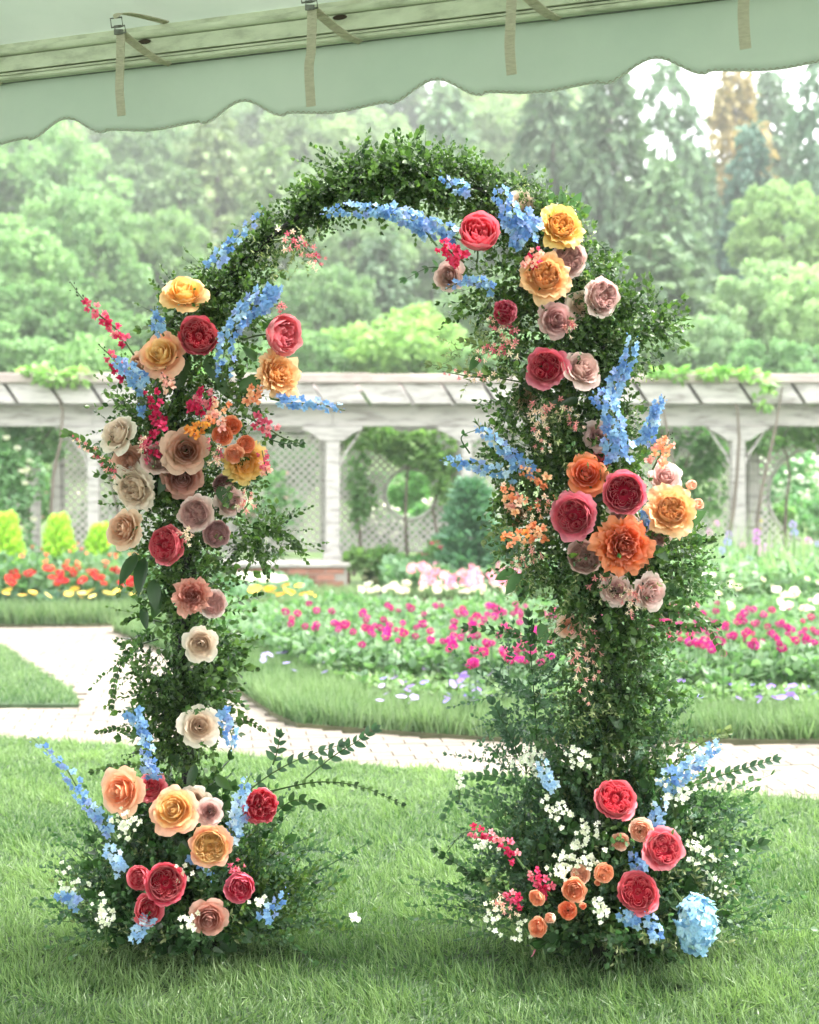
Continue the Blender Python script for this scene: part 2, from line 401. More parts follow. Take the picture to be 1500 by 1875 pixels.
brick_me = [B().cbox(-bl / 2 + .004, bl / 2 - .004, -bw / 2 + .004, bw / 2 - .004, -.02, .012, .003, t).mesh('brick', M_brickp) for t in (0, .3, .5, .7, 1)]
for k, (X, Y) in enumerate(cells[:300]):
    o = obj('brick', brick_me[k % 5], path); o.location = (X, Y, -.034 + random.uniform(-.002, .002)); o.rotation_euler = (0, 0, th)
rest = cells[300:]
T = B().cbox(-bl / 2 + .004, bl / 2 - .004, -bw / 2 + .004, bw / 2 - .004, -.02, .012, .003, .5).arrays()
b = B(); Mz = np.array([[math.cos(th), -math.sin(th), 0], [math.sin(th), math.cos(th), 0], [0, 0, 1]])
b.inst(T, np.broadcast_to(Mz, (len(rest), 3, 3)), np.column_stack([rest, -.034 + rng.uniform(-.002, .002, len(rest))]), rng.uniform(-.5, .5, len(rest)))
tag(b.build('brick_paving', M_brickp, path), kind='stuff')

# ------------------------------------------------------------ grass
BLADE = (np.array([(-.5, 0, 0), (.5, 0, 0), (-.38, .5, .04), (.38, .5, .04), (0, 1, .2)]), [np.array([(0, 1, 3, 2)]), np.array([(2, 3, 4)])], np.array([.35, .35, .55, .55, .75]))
def fbm(P, s, seed=0):
    out = np.zeros(len(P))
    for i, (x, y) in enumerate(P): out[i] = noise.noise(Vector((x * s + seed, y * s - seed, seed)))
    return out
def grass(name, poly, dens, L, W, mat, bounds, z=0, lean=.5, maxn=300000, parent=None, clump=.5, keep=None):
    x0, x1, y0, y1 = bounds; N = int((x1 - x0) * (y1 - y0) * dens)
    P = np.column_stack([rng.uniform(x0, x1, N), rng.uniform(y0, y1, N)])
    P = P[pts_in_poly(P, poly)]
    P = P[np.abs(P[:, 0]) < .30 * P[:, 1] + .9]
    if keep is not None: P = P[keep(P)]
    N = len(P)
    # coarse noise table
    g = {}
    q = np.round(P * 14).astype(int); key = q[:, 0] * 10007 + q[:, 1]
    uk, inv = np.unique(key, return_inverse=True)
    first = np.zeros(len(uk), int); first[inv] = np.arange(N)
    nv = fbm(P[first], 6.5, 3)[inv]; nv2 = fbm(P[first], 1.3, 8)[inv]
    az = rng.uniform(0, 2 * math.pi, N) * .55 + nv * 5
    ln = rng.uniform(.05, lean, N) * 1.6
    D = np.column_stack([np.cos(az) * np.sin(ln), np.sin(az) * np.sin(ln), np.cos(ln)])
    U = np.column_stack([rng.normal(size=N), rng.normal(size=N), np.full(N, -.2)])
    F = frames(D, U); l = L * rng.uniform(.45, 1.15, N) * (1 + clump * nv)
    F = F * np.stack([W * rng.uniform(.7, 1.3, N), l, l], 1)[:, None, :]
    zz = z(P) if callable(z) else np.full(N, z)
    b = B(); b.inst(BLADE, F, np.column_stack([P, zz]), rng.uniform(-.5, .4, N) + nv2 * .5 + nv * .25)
    o = b.build(name, mat, parent); tag(o, kind='stuff'); return o, N
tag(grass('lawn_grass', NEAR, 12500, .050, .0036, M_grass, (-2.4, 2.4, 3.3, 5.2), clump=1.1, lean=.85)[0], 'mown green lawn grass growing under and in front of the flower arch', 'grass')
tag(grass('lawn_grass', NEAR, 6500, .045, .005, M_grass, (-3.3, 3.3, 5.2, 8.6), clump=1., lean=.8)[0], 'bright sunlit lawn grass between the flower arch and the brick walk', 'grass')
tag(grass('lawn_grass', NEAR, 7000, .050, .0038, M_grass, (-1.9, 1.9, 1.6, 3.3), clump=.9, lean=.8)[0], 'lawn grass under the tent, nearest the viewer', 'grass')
tag(grass('long_lawn_grass', NEAR, 900, .07, .0042, M_turf, (-2.6, 2.6, 3.3, 6.5), clump=.6, lean=1.0)[0], 'scattered longer pale grass blades standing above the mown lawn', 'grass')
tag(grass('lawn_grass', TRI, 2600, .06, .008, M_turf, (-4.8, -1.9, 8.7, 12.3), z=0.0)[0], 'wedge of short lawn grass with a rounded tip in the brick walk', 'grass')

def strip(poly_pts, w):
    """band of width w to the inside (left normal) of a polyline"""
    P = [Vector((x, y)) for x, y in poly_pts]; out = []
    for i, p in enumerate(P):
        d = (P[min(i + 1, len(P) - 1)] - P[max(i - 1, 0)]).normalized(); out.append(p + Vector((-d.y, d.x)) * w)
    return [tuple(p) for p in P] + [tuple(p) for p in reversed(out)]
EA = strip([(-2.65, 12.7), (-1.95, 11.3), (-1.45, 10.2), (-1.107, 9.3), (-.80, 8.45), (-.64, 8.14), (0, 7.89), (.445, 7.73), (2.2, 7.66), (4.5, 7.6)], .62)
EB = strip([(-6.5, 13.0), (-3, 13.1), (-.6, 13.6), (-.40, 14.2), (-.36, 15.4)], .7)
EC = strip([(-.3, 15.6), (5.5, 15.4)], .45)
tag(grass('turf_edging', EA, 9500, .15, .008, M_turf, (-2.7, 3.2, 7.5, 13.0), lean=.35, clump=.3)[0], 'thick band of taller turf edging the magenta flower bed', 'turf edging')
tag(grass('turf_edging', EB, 3800, .19, .014, M_turf, (-5.6, .2, 12.8, 15.6), lean=.3, clump=.3)[0], 'thick band of turf edging the red and yellow flower bed', 'turf edging')
tag(grass('turf_edging', EC, 3600, .14, .015, M_turf, (-.5, 5.5, 15.3, 16.1), lean=.3, clump=.3)[0], 'narrow turf band in front of the far white flowers', 'turf edging')

# ------------------------------------------------------------ low planting of the beds (nobody could count it)
def planting(name, poly, dens, size, hmin, hmax, mat, label, bounds, seed, tmpl=LEAF2, col=(1, 1, 1, 1), keep=None):
    x0, x1, y0, y1 = bounds; N = int((x1 - x0) * (y1 - y0) * dens)
    P = np.column_stack([rng.uniform(x0, x1, N), rng.uniform(y0, y1, N)]); P = P[pts_in_poly(P, poly)]
    P = P[np.abs(P[:, 0]) < .30 * P[:, 1] + 1.2]
    if keep: P = P[keep(P)]
    N = len(P); h = hmin + (hmax - hmin) * rng.uniform(0, 1, N) ** .8 * (1 + .35 * fbm(P, 2.2, seed))
    az = rng.uniform(0, 6.28, N); el = rng.uniform(.1, 1.3, N)
    D = np.column_stack([np.cos(az) * np.cos(el), np.sin(az) * np.cos(el), np.sin(el)])
    b = B(); F = frames(D, np.tile([0, 0, 1.], (N, 1)) + rng.normal(size=(N, 3)) * .3) * (size * rng.uniform(.6, 1.3, N))[:, None, None]
    b.inst(tmpl, F, np.column_stack([P, h]), rng.uniform(-.5, .5, N))
    o = b.build(name, mat); o.color = col; tag(o, label, 'plants', kind='stuff'); return o
INA = [(-2.2, 12.6), (-1.5, 11.3), (-1.0, 10.3), (-.5, 9.3), (-.2, 8.7), (.1, 8.5), (.6, 8.35), (2.3, 8.28), (9, 8.0), (9, 13.1), (-.4, 13.0)]
planting('bed_foliage', INA, 1500, .075, .02, .25, M_fresh, 'leafy green foliage of the magenta flower bed', (-2.3, 4.6, 8.3, 13.1), 4, col=(1.5, 1.35, 1.4, 1), keep=lambda P: P[:, 1] > 9.2 - .2 * P[:, 0])
planting('low_ground_cover', INA, 1500, .05, .01, .13, M_fresh, 'low pale green ground cover along the front of the magenta bed', (-2.3, 4.4, 8.2, 11.0), 5, col=(2.0, 1.6, 1.6, 1), keep=lambda P: P[:, 1] < 9.7 - .2 * P[:, 0])
INB = [(-9, 13.7), (-3, 13.8), (-1.1, 14.2), (-1.0, 15.3), (-1.3, 16.8), (-9, 16.8)]
planting('bed_foliage', INB, 700, .11, .02, .42, M_fresh, 'leafy green foliage of the red and orange flower bed', (-6, -.8, 14.1, 16.8), 6, col=(1.3, 1.2, 1.3, 1), keep=lambda P: P[:, 0] < -2.2)
planting('bed_foliage', INB, 600, .09, .02, .16, M_fresh, 'low green foliage before the brick garden wall', (-2.3, -.6, 13.7, 16.8), 7, col=(1.3, 1.3, 1.5, 1), keep=lambda P: P[:, 0] >= -2.2)
planting('bed_foliage', BEDC, 700, .10, .02, .30, M_fresh, 'soft green foliage of the far flower bed under the pergola', (-.3, 5.6, 15.8, 17.2), 8, col=(1.5, 1.4, 1.6, 1))
planting('bed_foliage', [(.8, 12.0), (6, 12), (6, 16.8), (.8, 16.8)], 650, .16, .02, .45, M_fresh, 'tall feathery pale green foliage among the violet ball flowers', (2.0, 5.4, 13.3, 16.8), 9, tmpl=LEAFN, col=(2.0, 1.7, 2.0, 1))
tl_, _ = grass('tall_leaf_blades', [(2.2, 13.5), (6, 13.5), (6, 16.7), (2.4, 16.7)], 70, .85, .022, M_turf, (2.2, 5.6, 13.5, 16.7), lean=.12, clump=.4)
tag(tl_, 'pale upright leaf blades standing among the violet ball flowers', 'plants'); tl_.color = (1.6, 1.45, 1.5, 1)
for i, (px, d) in enumerate([(95, 14.2), (235, 14.4), (10, 14.3), (160, 14.5)]):
    pl = B(); N = 500; q = rng.normal(size=(N, 3)); q /= np.linalg.norm(q, axis=1, keepdims=True); q[:, 2] = np.abs(q[:, 2])
    D = q + rng.normal(size=(N, 3)) * .3
    pl.inst(LEAFN, frames(D) * (.09 * rng.uniform(.6, 1.2, N))[:, None, None], q * [.17, .15, .14] * rng.uniform(.6, 1, (N, 1)), rng.uniform(-.5, .5, N))
    o = pl.build('silver_plant', M_blue_leaf); o.location = ((px - CX) / FPX * d, d, .02); o.color = (2.6, 2.3, 2.6, 1)
    tag(o, ['silvery mound plant below the red flowers, second from the photo edge', 'silvery mound plant beside the leafy left leg of the arch', 'silvery mound plant at the photo edge below the red flowers', 'small silvery mound plant between two yellow flower clumps'][i], 'plant', 'silver plants in the bed')

# ============================================================ small bed flowers
def ball_T(n, r, pl, pw, flat=1.0, seed=0, inner=.35):
    """pompom bloom: n little petals round a ball"""
    r_ = np.random.default_rng(seed); b = B()
    k = np.arange(n) + .5; ph = np.arccos(1 - 2 * k / n); th_ = math.pi * (1 + 5 ** .5) * k
    D = np.column_stack([np.cos(th_) * np.sin(ph), np.sin(th_) * np.sin(ph), np.cos(ph)]); D += r_.normal(size=D.shape) * .1
    T = (np.array([(0, 0, 0), (-.5, .6, .05), (.5, .6, .05), (0, 1, -.05)]), [np.array([(0, 2, 3, 1)])], .6)
    F = frames(D, r_.normal(size=D.shape)) * np.array([pw, pl, pl])[None, None, :]
    b.inst(T, F, D * r * inner, r_.uniform(-.4, .4, n))
    V, Fs, t = b.arrays(); V = V * [1, 1, flat]; return V, Fs, t
def daisy_T(n, r, cone=.25, layers=1, seed=0, w=.36):
    b = B(); r_ = np.random.default_rng(seed)
    T = (np.array([(0, 0, 0), (-.5, .65, .03), (.5, .65, .03), (0, 1, -.02)]), [np.array([(0, 2, 3, 1)])], .6)
    for L in range(layers):
        az = np.arange(n) * 2 * math.pi / n + L * .3 + r_.normal(size=n) * .06; el = cone + L * .45
        D = np.column_stack([np.cos(az) * math.cos(el), np.sin(az) * math.cos(el), np.full(n, math.sin(el))])
        sc_ = r * (1 - .25 * L)
        b.inst(T, frames(D, np.tile([0, 0, 1.], (n, 1))) * np.array([sc_ * w * 2, sc_, sc_])[None, None, :], np.zeros((n, 3)), r_.uniform(-.3, .3, n))
    return b.arrays()
def T_mesh(name, T, mat): return build_mesh(name, T[0], T[1], mat, np.broadcast_to(T[2], (len(T[0]),)).copy(), False)
def gx(px, d): return (px - CX) / FPX * d

# magenta pompom flowers on stems: bloom + stem
mag_me = [T_mesh('bloom', ball_T(34, .046, .030, .030, .85, s), M_small) for s in range(3)]
def stem_me(h, lean, seed):
    b = B(); b.tube([(0, 0, -h), (lean * .6, 0, -h * .5), (0, 0, 0)], [.005, .004, .003], 4, .5, False)
    r_ = np.random.default_rng(seed); n = 4
    D = np.column_stack([r_.normal(size=n), r_.normal(size=n), np.full(n, .6)])
    b.inst(LEAF2, frames(D, np.tile([0, 0, 1.], (n, 1))) * .08, np.column_stack([np.zeros(n), np.zeros(n), -h * r_.uniform(.3, .8, n)]), r_.uniform(-.4, .4, n))
    return b.mesh('stem', M_fresh)
st_me = [stem_me(.34, .02, 1), stem_me(.34, -.03, 2), stem_me(.34, .0, 3)]
bands = [(520, 700, 1118, 1150, 10), (560, 1130, 1128, 1162, 34), (640, 1010, 1150, 1182, 24), (820, 1010, 1172, 1218, 20), (960, 1500, 1120, 1160, 26),
         (1200, 1500, 1135, 1175, 30), (1240, 1500, 1150, 1190, 18), (700, 960, 1106, 1125, 14), (840, 1500, 1102, 1130, 22), (1205, 1330, 1170, 1215, 4)]
wh_ = ['near the grassy corner of its bed', 'in the back rank seen through the middle of the arch', 'in the middle rank seen through the arch', 'in the front rank beside the dark oval-leaved twig', 'in the back rank behind the right leg', 'beyond the right leg, back rank',
  'beyond the right leg, middle rank', 'beside the small far piece of walk', 'in the farthest rank under the pale pink drift', 'closest to the right leg, front rank']
mag = []
for bi_, (x0, x1, y0, y1, n) in enumerate(bands):
    for i in range(max(3, int(n * 1.35))): mag.append((random.uniform(x0, x1), random.uniform(y0, y1), bi_))
mag += [(566, 1105, 0), (523, 1120, 0), (533, 1142, 0), (577, 1150, 0), (580, 1118, 0)]
for k, (px, py, bi_) in enumerate(mag):
    z = .33 + random.uniform(-.03, .05); d = FPX * (CH - z) / (py - HY)
    e = empty('magenta_flower', (gx(px, d), d, z), 'magenta pompom flower ' + wh_[bi_], 'flower', 'magenta flowers ' + wh_[bi_])
    s_ = random.uniform(.45, .85)
    o = obj('bloom', mag_me[k % 3], e); o.rotation_euler = (random.uniform(-.3, .3), random.uniform(-.3, .3), random.uniform(0, 6)); o.scale = (s_, s_, s_)
    c = random.choice([(172, 6, 118), (186, 14, 130), (160, 5, 104), (186, 14, 112)]); o.color = lin4(c)
    obj('stem', st_me[k % 3], e)

def scatter(name, mesh, n, box, z0, z1, label, cat, group, cols, smin=.7, smax=1.2, tilt=.5):
    """single-mesh flowers whose heads fall inside photo box (x0,x1,y0,y1) at heights z0..z1"""
    x0, x1, y0, y1 = box
    for k in range(n):
        px = random.uniform(x0, x1); py = random.uniform(y0, y1); z = random.uniform(z0, z1); d = FPX * (CH - z) / (py - HY)
        o = obj(name, mesh[k % len(mesh)]); o.location = (gx(px, d), d, z); s_ = random.uniform(smin, smax); o.scale = (s_, s_, s_)
        o.rotation_euler = (random.uniform(-tilt, tilt) + .35, random.uniform(-tilt, tilt), random.uniform(0, 6)); o.color = lin4(random.choice(cols))
        tag(o, label, cat, group)
viol = [T_mesh('violet_flower', daisy_T(5, .032, .2, 1, s, .5), M_small) for s in range(2)]
scatter('violet_flower', viol, 60, (690, 900, 1185, 1285), .12, .16, 'small pale violet flower low at the front of the magenta bed', 'flower', 'violet flowers at the front of the bed', [(150, 120, 205), (170, 140, 215), (135, 115, 210), (190, 165, 225)])
scatter('violet_flower', viol, 36, (470, 660, 1145, 1235), .12, .16, 'small lilac flower near the grassy corner of the magenta bed', 'flower', 'lilac flowers at the corner of the bed', [(160, 140, 215), (180, 160, 225)])
scatter('violet_flower', viol, 26, (1230, 1500, 1235, 1285), .12, .16, 'small purple flower low in the bed behind the right leg', 'flower', 'purple flowers behind the right leg', [(150, 120, 205), (130, 110, 205)])
red_me = [T_mesh('red_flower', ball_T(22, .045, .035, .04, .6, s), M_small) for s in range(2)]
scatter('red_flower', red_me, 40, (10, 250, 1038, 1068), .40, .48, 'deep red flower on a leafy plant before the clipped yellow shrubs', 'flower', 'red flowers in the far bed', [(185, 25, 30), (170, 20, 25), (200, 45, 40)])
ora_me = [T_mesh('orange_flower', daisy_T(9, .07, 1.0, 2, s, .22), M_small) for s in range(2)]
scatter('orange_flower', ora_me, 26, (30, 250, 990, 1040), .46, .62, 'soft orange flower plume between the clipped yellow shrubs', 'flower', 'orange flower plumes in the far bed', [(226, 132, 96), (232, 150, 112), (216, 118, 90)], .5, .9)
yel_me = [T_mesh('yellow_flower', daisy_T(10, .055, .15, 1, s, .3), M_small) for s in range(2)]
scatter('yellow_flower', yel_me, 24, (0, 250, 1078, 1092), .20, .30, 'yellow flower in the low row under the red flowers', 'flower', 'yellow flowers in the far bed', [(240, 205, 90), (232, 190, 80), (244, 222, 130)], .6, 1.1)
scatter('yellow_flower', yel_me, 14, (465, 590, 1072, 1092), .22, .28, 'yellow flower on the bank before the low brick wall', 'flower', 'yellow flowers before the brick wall', [(250, 205, 60), (245, 190, 60)], .9, 1.4)
wh_me = [T_mesh('white_flower', ball_T(16, .04, .035, .045, .7, s), M_white) for s in range(2)]
scatter('white_flower', wh_me, 24, (440, 520, 1052, 1064), .28, .34, 'white flower in the low row beside the brick wall', 'flower', 'white flowers beside the brick wall', [(245, 245, 235)])
scatter('white_flower', wh_me, 60, (655, 945, 1066, 1084), .18, .26, 'small white flower in the long row behind the turf band', 'flower', 'white flowers behind the turf band', [(222, 222, 208), (226, 222, 196)], .5, .95)
scatter('white_flower', wh_me, 44, (1230, 1500, 1050, 1115), .25, .60, 'white flower in the tall planting under the violet ball flowers', 'flower', 'white flowers under the violet ball flowers', [(232, 232, 220), (232, 228, 200)], .4, 1.0)
scatter('pink_flower', [T_mesh('pink_flower', ball_T(20, .05, .05, .03, 1.2, 5), M_small)], 44, (750, 950, 1035, 1068), .28, .42, 'fluffy pale pink flower in the drift before the pergola', 'flower', 'pale pink flowers before the pergola', [(232, 150, 176), (226, 132, 168), (236, 172, 190)], .5, 1.0)

# violet ball flowers (tall, on bare stems)
al_me = [T_mesh('bloom', ball_T(60, .045, .022, .012, .95, s, .5), M_small) for s in range(2)]
def bare_stem(h): return B().tube([(0, 0, -h), (.01, 0, -h / 2), (0, 0, 0)], [.008, .007, .006], 5, .5, False).mesh('stem', M_fresh)
al_st = bare_stem(1.0)
al = [(1312, 958), (1335, 978), (1386, 975), (1452, 960), (1455, 975), (1332, 992), (1322, 1008), (1360, 998), (1385, 990), (1405, 1002), (1427, 1008), (1443, 1018), (1395, 1012), (1475, 1030), (1498, 996),
      (1300, 975), (1290, 1022), (1265, 1015), (1350, 1030), (1372, 1022), (1310, 1042), (1460, 1048), (1480, 990), (1420, 1035), (1388, 1000), (1334, 1030), (1275, 1045)]
for k, (px, py) in enumerate(al):
    d = random.uniform(14.2, 15.9); z = CH - (py - HY) / FPX * d
    e = empty('ball_flower', (gx(px, d), d, z), 'violet ball-shaped flower on a tall bare stem before the pergola', 'flower', 'violet ball flowers on tall stems')
    o = obj('bloom', al_me[k % 2], e); s_ = random.uniform(.75, 1.15); o.scale = (s_, s_, s_); o.color = lin4(random.choice([(180, 120, 190), (165, 140, 210), (200, 140, 190), (150, 145, 220)]))
    o2 = obj('stem', al_st, e); o2.scale = (1, 1, z); o2.color = (2.0, 1.7, 1.6, 1)

# ============================================================ clipped yellow-green shrubs, blue-green conifer
def shrub_mesh(name, N, leaf, prof, mat, seed, tmpl=LEAFN, up=.9):
    """dense upright shrub: leaves over a surface of revolution r(h) (unit height)"""
    r_ = np.random.default_rng(seed); h = r_.uniform(0.02, 1, N); az = r_.uniform(0, 6.28, N)
    lump = 1 + .12 * np.sin(az * 3 + h * 9 + seed) + .08 * np.sin(az * 7 - h * 14)
    rr = prof(h) * lump * r_.uniform(.55, 1, N) ** .35
    P = np.column_stack([np.cos(az) * rr, np.sin(az) * rr, h])
    D = np.column_stack([np.cos(az), np.sin(az), np.full(N, up * 1.3)]) + r_.normal(size=(N, 3)) * .35
    b = B(); b.inst(tmpl, frames(D, r_.normal(size=(N, 3))) * (leaf * r_.uniform(.6, 1.3, N))[:, None, None], P, r_.uniform(-.5, .5, N))
    return b.mesh(name, mat)
cone_me = shrub_mesh('foliage', 3500, .10, lambda h: .27 * np.sqrt(np.clip(1.02 - h, 0, 1)) * (1 - .25 * (h < .15)), M_fresh, 3)
trk_me = B().tube([(0, 0, -.06), (0, 0, .5)], [.03, .02], 6, .5, False).mesh('trunk', M_bark)
for px, ty, d, wpx, lab in [(12, 948, 15.4, 66, 'clipped yellow-green cone shrub at the photo edge, tallest of three'), (108, 950, 16.2, 62, 'clipped yellow-green cone shrub in the middle of the three'), (186, 966, 16.4, 66, 'clipped yellow-green cone shrub nearest the arch, partly behind orange flowers')]:
    z = CH - (ty - HY) / FPX * d
    e = empty('cone_shrub', (gx(px, d), d, 0.0), lab, 'shrub', 'clipped cone shrubs in the far bed')
    o = obj('foliage', cone_me, e); o.color = (5.0, 3.6, 1.3, 1); r_ = wpx / 2 / FPX * d / .25; o.scale = (r_, r_, z); obj('trunk', trk_me, e)
sp_me = shrub_mesh('foliage', 3200, .11, lambda h: .22 * (1.05 - h) ** .8 * (1 + .2 * np.sin(h * 30)), M_blue_leaf, 5, up=.5)
for px, ty, d, wpx, lab in [(862, 888, 16.6, 100, 'soft blue-green conifer before the pergola post'), (925, 965, 16.3, 70, 'shorter blue-green conifer half hidden by the right side flowers')]:
    z = CH - (ty - HY) / FPX * d; e = empty('small_conifer', (gx(px, d), d, 0), lab, 'conifer', 'small conifers before the pergola')
    o = obj('foliage', sp_me, e); r_ = wpx / 2 / FPX * d / .2; o.scale = (r_, r_, z); o.color = (1.7, 1.9, 1.8, 1); obj('trunk', trk_me, e)

# ============================================================ low brick wall
we = empty('garden_wall', (-1.9, 17.0, 0), 'low red brick garden wall with stone coping under the pergola post', 'wall')
wx0, wx1, wy0, wy1, wh = -3.2, -.73, 16.95, 17.55, .235
B().box(wx0 + .01, wx1 - .012, wy0 + .01, wy1 - .01, -.05, wh, .5).build('mortar_core', M_mortar, we)
wb = [B().box(-.105, .105, 0, .1, 0, .065, t).mesh('brick', M_wallbrick) for t in (.0, .3, .6, 1)]
for r_ in range(3):
    n = int((wx1 - wx0) / .22)
    for i in range(n + 1):
        x = wx0 + .11 + i * .22 + (.11 if r_ % 2 else 0)
        if x + .105 > wx1 + .002: continue
        o = obj('brick', random.choice(wb), we); o.location = Vector((x, wy0 - .002, .008 + r_ * .077)) - we.location
    for i in range(3):                                            # end face
        o = obj('brick', random.choice(wb), we); o.rotation_euler = (0, 0, R(90)); o.location = Vector((wx1 + .002, wy0 + .12 + i * .2 - (.0 if r_ % 2 else .0), .008 + r_ * .077)) - we.location; o.scale = (.9, .9, 1)
for i in range(4):
    x0 = wx0 - .03 + i * .635
    B().cbox(x0, x0 + .628, wy0 - .04, wy1 + .04, wh, wh + .062, .012, .4 + .1 * i).build('coping_stone', M_stone, we)

# ============================================================ PERGOLA
pe = empty('pergola', (0, 17.6, 0), 'long weathered white wooden pergola with slanted board top behind the garden', 'pergola')
def pz(py, d): return CH - (py - HY) / FPX * d
DF, DB = 17.3, 18.9
ztop, zr0, zb1, zb0 = pz(687, DF), pz(741, DF), pz(743, DF), pz(781, DF)
# front and back beams, in lengths that meet at the posts
posts_px = [-420, 172, 610, 855, 1350, 1880]
xs_ = [gx(p, DF) for p in posts_px]
cuts = [-14] + [xs_[i] for i in (1, 2, 4)] + [12]
for i in range(len(cuts) - 1):
    B().cbox(cuts[i] + .003, cuts[i + 1] - .003, DF - .05, DF + .05, zb0, zb1, .008).build('beam', M_wood, pe)
    B().cbox(cuts[i] + .003, cuts[i + 1] - .003, DB - .05, DB + .05, pz(792, DB), pz(768, DB) + .1, .008).build('beam', M_wood, pe)
def post(x, d, w_, ztop_, z0=0, bracket=True):
    c = .012; h = w_ / 2
    P = [(-h + c, -h), (h - c, -h), (h, -h + c), (h, h - c), (h - c, h), (-h + c, h), (-h, h - c), (-h, -h + c)]
    V = [(x + a, d + b_, z) for z in (z0, ztop_) for a, b_ in P]
    b = B().add(V, [[(i, (i + 1) % 8, 8 + (i + 1) % 8, 8 + i) for i in range(8)], [tuple(range(8, 16))]]); b.build('post', M_wood, pe)
    B().box(x - h - .025, x + h + .025, d - h - .025, d + h + .025, z0, z0 + .09).build('post_foot', M_wood, pe)
    if bracket:
        # flared bolster under the beam, carved to a point each side
        y0, y1 = d - h - .012, d + h + .012; hw = .36
        pr = [(-hw, 0), (hw, 0), (hw, -.03), (hw * .62, -.10), (h + .05, -.17), (-h - .05, -.17), (-hw * .62, -.10), (-hw, -.03)]
        V = [(x + a, y, ztop_ + b_) for y in (y0, y1) for a, b_ in pr]; n = 8
        B().add(V, [[tuple(range(n))], [tuple(range(2 * n - 1, n - 1, -1))], [(i, n + i, n + (i + 1) % n, (i + 1) % n) for i in range(n)]]).build('bracket', M_wood, pe)
        for sgn in ((-1, 1) if 3 < x < 5 or -5 < x < -3 else (1,)):
            pts = [(x + sgn * (h + .0), d, ztop_ - .48), (x + sgn * (h + .05), d, ztop_ - .34), (x + sgn * (h + .15), d, ztop_ - .20), (x + sgn * .33, d, ztop_ - .05)]
            B().tube(pts, [.017, .02, .02, .018], 4, .5).build('brace', M_wood, pe)
for i, x in enumerate(xs_): post(x, DF, [.15, .14, .17, .12, .165, .15][i], zb0 - .002, .297 if i == 2 else 0)
for px in (-120, 65, 105, 420, 600, 845, 1130, 1378, 1700): post(gx(px, DB), DB, .12, pz(792, DB) - .002, 0, False)
# slanted rafter boards: each end shows as a leaning parallelogram with a dark gap beside it
zc = pz(704, DF); k = 0; x = -9.5
while x < 9.5:
    pxl = CX + x * FPX / DF
    wd_ = .52 if pxl < 900 else .62
    wd_ *= random.uniform(.93, 1.07); sl_ = .16
    for (ya_, yb_) in ((DF - .32, DF + .30), (DB - .30, DB + .35)):
        V = []
        for y in (ya_, yb_):
            V += [(x + sl_, y, zr0 + .004), (x + wd_ - .05 + sl_, y, zr0 + .004), (x + wd_ - .05, y, zc - .004), (x, y, zc - .004)]
        B().add(V, [[(0, 1, 2, 3), (7, 6, 5, 4), (0, 4, 5, 1), (1, 5, 6, 2), (2, 6, 7, 3), (3, 7, 4, 0)]]).build('end_board', M_wood, pe)
    B().box(x + .20, x + .26, DF + .305, DB - .305, zr0 + .01, zc - .02).build('rafter', M_wood, pe)
    x += wd_; k += 1
x = -9.8
while x < 9.8:
    L = random.uniform(2.2, 3.2)
    B().cbox(x, x + L - .006, DF - .37, DF + .02, zc, ztop + random.uniform(-.012, .006), .01).build('cap_board', M_cap, pe); 
    B().cbox(x + .3, x + L + .29, DB + .1, DB + .40, zc, ztop - .01, .01).build('cap_board', M_cap, pe); x += L

# lattice panels between the back posts
def lattice_panel(x0, x1, z0, z1, y, ring=None, label=''):
    e = empty('lattice_panel', ((x0 + x1) / 2, y, z0), label, 'lattice', 'lattice panels of the pergola')
    fw = .035
    for (a, b_, c, d_) in ((x0, x1, z0, z0 + fw), (x0, x1, z1 - fw, z1), (x0, x0 + fw, z0 + fw, z1 - fw), (x1 - fw, x1, z0 + fw, z1 - fw)):
        B().box(a + .001, b_ - .001, y - .02, y + .02, c, d_).build('frame_rail', M_wood, e)
    sp, sw = .105, .017; b = B()
    for s_, yo in ((1, -.008), (-1, .008)):
        n = int(((x1 - x0) + (z1 - z0)) / sp) + 2
        for i in range(n):
            # line: x - s*z = const ; clip to rectangle
            c0 = (x0 - (z1 - z0)) + i * sp if s_ == 1 else x0 + i * sp
            pts = []
            zs_ = np.linspace(z0, z1, 60); xl = c0 + s_ * (zs_ - z0)
            m = (xl > x0) & (xl < x1)
            if ring is not None: m &= ((xl - ring[0]) ** 2 + (zs_ - ring[1]) ** 2) > ring[2] ** 2
            idx = np.where(m)[0]
            if len(idx) < 2: continue
            for run in np.split(idx, np.where(np.diff(idx) > 1)[0] + 1):
                if len(run) < 2: continue
                a = np.array([xl[run[0]], zs_[run[0]]]); c = np.array([xl[run[-1]], zs_[run[-1]]]); d_ = (c - a) / np.linalg.norm(c - a); nrm = np.array([-d_[1], d_[0]]) * sw / 1
                Q = [a - nrm, c - nrm, c + nrm, a + nrm]
                V = [(q[0], y + yo - .005, q[1]) for q in Q] + [(q[0], y + yo + .005, q[1]) for q in Q]
                b.add(V, [[(0, 1, 2, 3), (7, 6, 5, 4), (0, 4, 5, 1), (1, 5, 6, 2), (2, 6, 7, 3), (3, 7, 4, 0)]])
    tag(b.build('lattice_slats', M_lattice, e), kind='stuff')
    if ring is not None:
        pts = [(ring[0] + ring[2] * math.cos(a), y, ring[1] + ring[2] * math.sin(a)) for a in np.linspace(0, 2 * math.pi, 33)]
        B().tube(pts, .028, 6, .5, False).build('ring', M_wood, e, smooth=True)
    return e
y = DB + .005
lattice_panel(gx(-110, DB), gx(56, DB), .3, 1.86, y, None, 'vine covered lattice panel at the photo edge behind the arch')
lattice_panel(gx(114, DB), gx(412, DB), .3, 1.86, y, (gx(262, DB), 1.15, .33), 'lattice panel behind the left leg flowers')
